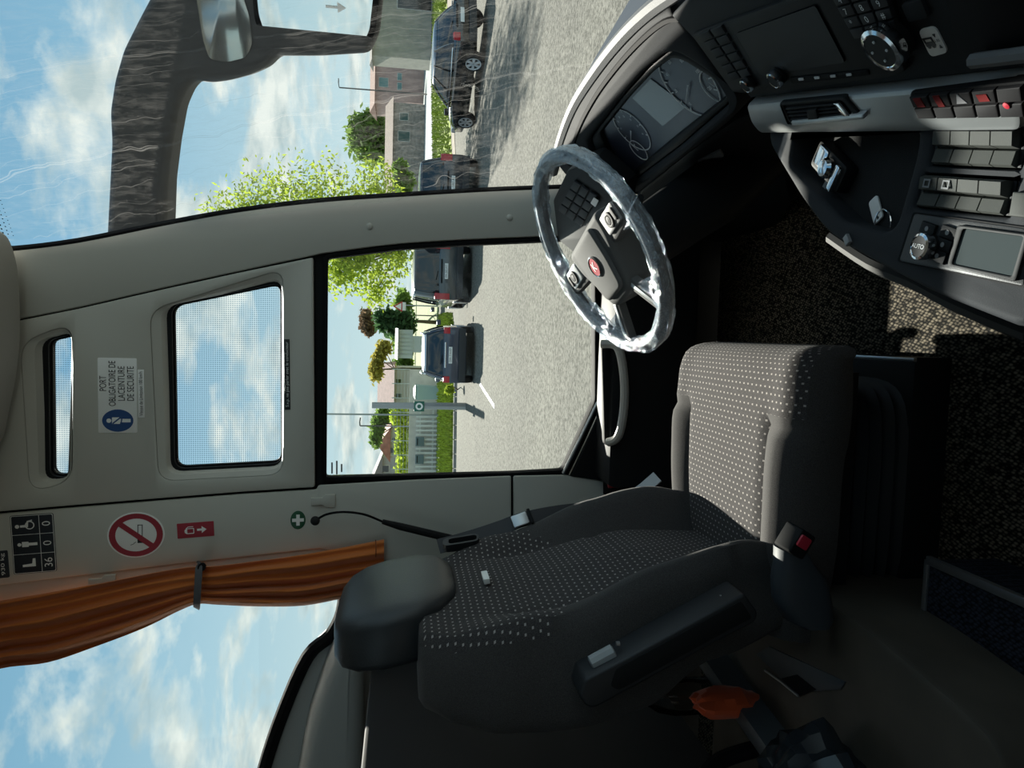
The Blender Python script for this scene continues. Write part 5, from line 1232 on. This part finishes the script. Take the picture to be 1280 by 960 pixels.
house('pink_house', 'tall pink rendered house with teal shutters beyond the road', 129, 62, 469, 461, 112, 8, PINK, ROOFT, ((108, 98, 474, 485), (112, 104, 497, 502), (100, 92, 497, 502), (75, 70, 495, 503)), SHUT)
house('stone_house', 'long low stone house with tiled roof behind the road', 236, 130, 491, 480, 102, 8, STONE, mat('roof_brown', (.20, .15, .12), .9, var=.35, vscale=4), ((176, 165, 498, 512), (150, 142, 500, 510)), mat('shutter_dark', (.05, .10, .09), .6))
house('beige_building', 'beige rendered building standing behind the black car', 74, -60, 466, 462, 78, 3, BEIGE, mat('roof_flat', (.2, .19, .17), .9), ((10, -30, 497, 540),), GLS)
house('rosy_house', 'pale house with broad pinkish tiled roof beyond the fence', 505, 462, 493, 470, 72, 8, mat('render_cream', (.5, .47, .42), .9), mat('roof_rose', (.42, .25, .22), .85, var=.2, vscale=3), ((480, 474, 495, 502), (498, 492, 495, 502)), GLS)
house('small_house', 'small cream house with red gable roof beyond the fence', 572, 540, 488, 472, 70, 7, mat('render_cream', (.5, .47, .42)), mat('roof_red', (.40, .17, .13), .85, var=.2, vscale=3), ((566, 560, 488, 496), (552, 547, 490, 497)), GLS, False)
house('grey_house', 'plain grey gabled house seen past the rear edge of the driver window', 640, 572, 478, 462, 84, 8, mat('render_grey', (.36, .36, .35), .9), mat('roof_grey', (.24, .22, .21), .9), ((590, 582, 478, 486),), GLS, False)
sh = spot(505, 430, 44); shd = thing('garden_shed', V((sh.x, 44, GZ)), 'small white corrugated shed beside the dark bushy tree', 'shed')
k = 44 / FPX
obj('walls', box((sh.x, 44.6, (GZ + sh.z) / 2), (1.0, 1.2, sh.z - GZ)), mat('shed_white', (.55, .60, .58), .6), shd, smooth=False)
zt = spot(496, 430, 44).z; za = spot(516, 430, 44).z
for i in range(7): obj('sheet_rib', box((sh.x - .72 + .24 * i, 43.95, (zt + za) / 2), (.12, .05, zt - za), None, .01), mat('shed_white', (.6, .6, .6)), shd)
obj('roof', box((sh.x, 44.4, zt), (1.9, 1.6, .06), Euler((.1, 0, 0))), mat('shed_roof', (.35, .38, .38), .6), shd, smooth=False)
obj('front_sheet', box((sh.x, 43.99, (zt + za) / 2), (1.75, .03, zt - za)), mat('shed_white', (.6, .6, .6)), shd, smooth=False)
# mesh fence on a low white wall and picket gate
YF = 47.0
fa, fb_ = spot(520, 462, YF), spot(520, 640, YF)
zz = lambda px: spot(px, 530, YF).z
lw_ = top('garden_wall', box(((fa.x + fb_.x) / 2, YF + .2, (GZ + zz(510)) / 2 + .0), (fb_.x - fa.x, .15, zz(510) - GZ)), mat('wall_white', (.62, .60, .55), .85, var=.1, vscale=2), 'low white garden wall carrying the mesh fence', 'wall') if False else None
x0, x1 = sorted((fa.x, fb_.x))
top('garden_wall', box(((x0 + x1) / 2, YF + .2, (GZ + zz(511)) / 2), (x1 - x0, .15, zz(511) - GZ)), mat('wall_white', (.58, .55, .50), .85, var=.12, vscale=2), 'low white garden wall carrying the mesh fence', 'wall')
fn = thing('mesh_fence', V(((x0 + x1) / 2, YF + .2, zz(511))), 'light mesh fence panel on top of the white garden wall', 'fence')
n = int((x1 - x0) / .9)
FEN = mat('fence_grey', (.45, .50, .48), .5, metal=.3)
for i in range(n + 1):
    x = x0 + (x1 - x0) * i / n; obj('post', tube([V((x, YF + .2, zz(512))), V((x, YF + .2, zz(489)))], .03, 6), FEN, fn)
for i in range(5):
    z = zz(511) + (zz(490) - zz(511)) * (i + .5) / 5; obj('wire_rail', tube([V((x0, YF + .2, z)), V((x1, YF + .2, z))], .012, 5), FEN, fn)
gt = thing('picket_gate', V((spot(540, 550, YF).x, YF - .4, GZ)), 'white picket gate in front of the garden wall', 'gate')
gx0, gx1 = sorted((spot(540, 512, YF).x, spot(540, 640, YF).x))
WGM = mat('gate_white', (.66, .66, .62), .6)
for i in range(int((gx1 - gx0) / .3)):
    x = gx0 + .3 * (i + .5); obj('picket', box((x, YF - .4, (GZ + zz(520)) / 2), (.13, .03, zz(520) - GZ), None, .005), WGM, gt)
for q in (525, 541): obj('rail', box(((gx0 + gx1) / 2, YF - .36, zz(q)), (gx1 - gx0, .04, .08)), WGM, gt)
for py in (574, 552):
    p = spot(520, py, YF - .5); lb_ = thing('letter_box' , V((p.x, YF - .5, zz(528))), 'grey letter box hung on the white picket gate, ' + ('nearer the signpost' if py == 552 else 'farther from the signpost'), 'letter box', 'letter boxes on the gate'); 
    obj('case', box((p.x, YF - .5, zz(525)), (.6, .12, .55), None, .02), mat('box_slate', (.12, .17, .18), .5), lb_); obj('flap', box((p.x, YF - .57, zz(522)), (.45, .02, .06), None, .005), BLACKP, lb_)
# pale recycling container
RY = 44.5
rc = spot(520, 490, RY); rcb = thing('recycling_bin', V((rc.x, RY, GZ)), 'pale blue-green recycling container beside the signpost', 'bin')
zt_, hw_ = spot(517, 490, RY).z, 9 * RY / FPX
obj('body', loft([[V((rc.x + sx_ * hw_ * k_, RY + sy_ * .5 * k_, z)) for sx_, sy_ in ((-1, -1), (1, -1), (1, 1), (-1, 1))] for z, k_ in ((GZ, .85), (zt_ - .25, 1.0), (zt_ - .05, .8), (zt_, .5))]), mat('bin_teal', (.33, .46, .45), .5), rcb, sharp=.5)
obj('lid', box((rc.x, RY, zt_ - .12), (hw_ * 1.9, 1.0, .06), None, .02), mat('bin_lid', (.25, .36, .36), .5), rcb)
# poles and signs
def pole(name, label, px_top, px_base, py, r, cat, m=FEN):
    g = G(px_base, py); d = (g - CAM); tt = (V((d.x, d.y, 0))).length
    zt2 = aty(px_top, py, g.y).z
    t = thing(name, g, label, cat); obj('post', tube([g, V((g.x, g.y, zt2))], [r, r * .85], 8), m, t); return t, g, zt2
GALV = mat('galvanised', (.34, .37, .38), .45, metal=.5)
t, g, z = pole('sign_post', 'thick grey post carrying a small green square sign', 465, 582, 508, .13, 'post', GALV)
f = Frame(aty(524, 508, g.y - .15), (1, 0, 0), (0, 0, 1)); obj('panel', plate(f, rect(0, 0, .36, .36), .03, .005, 0), mat('panel_green', (.02, .14, .10), .5), t)
obj('panel_ring', plate(f, [circ(0, 0, .13, 16), circ(0, 0, .07, 16)], .004, 0, .004), WHITE, t)
t, g, z = pole('utility_pole', 'thin tall grey pole behind the signpost', 380, 548, 519, .06, 'pole', GALV)
t, g, z = pole('hooked_pole', 'short thin pole with hooked end above the small house', 450, 545, 533, .05, 'pole', mat('pole_dark', (.06, .06, .06), .6))
obj('hook', tube([V((g.x, g.y, z)), V((g.x + .25, g.y, z + .02)), V((g.x + .55, g.y, z - .02))], .04, 6), MT['pole_dark'], t)
t, g, z = pole('street_lamp', 'dark street lamp with a short arm in front of the pink house', 424, 534, 118, .09, 'street lamp', mat('pole_dark', (.06, .06, .06)))
obj('lamp_arm', tube([V((g.x, g.y, z)), V((g.x + .5, g.y, z + .1))], .05, 6), MT['pole_dark'], t); obj('lamp_head', box((g.x + .75, g.y, z + .1), (.6, .25, .1), None, .03), MT['pole_dark'], t)
t, g, z = pole('blue_sign', 'round blue traffic sign on a slim post by the pink house', 510, 533, 77, .06, 'sign', GALV)
f = Frame(aty(516, 77, g.y - .10), (1, 0, 0), (0, 0, 1)); obj('disc', plate(f, circ(0, 0, .38, 24), .02, .004, .0), mat('traffic_blue', (.02, .16, .50), .4), t)
obj('arrow', plate(f, [(-.03, -.15), (.03, -.15), (.03, .04), (.10, .04), (0, .16), (-.10, .04), (-.03, .04)], .004, 0, .004), WHITE, t)
t, g, z = pole('warning_sign', 'triangular red-edged warning sign on a thin post beside the leafy tree', 494, 552, 383, .04, 'sign', GALV)
f = Frame(aty(498, 383, g.y - .08), (1, 0, 0), (0, 0, 1)); obj('triangle', plate(f, [(-.33, -.24), (.33, -.24), (0, .34)], .02, .004, 0), mat('traffic_red', (.5, .03, .03), .4), t); obj('face', plate(f, [(-.21, -.17), (.21, -.17), (0, .20)], .004, 0, .004), WHITE, t)
f = Frame(aty(505, 383, g.y - .08), (1, 0, 0), (0, 0, 1)); obj('sub_plate', plate(f, rect(0, 0, .5, .22), .02, .004, 0), PLT, t)
t, g, z = pole('verge_marker', 'slim grey marker post between the grey van and dark blue hatchback', 519, 549, 395, .04, 'post', MT['pole_dark'])
g = G(560, 389);
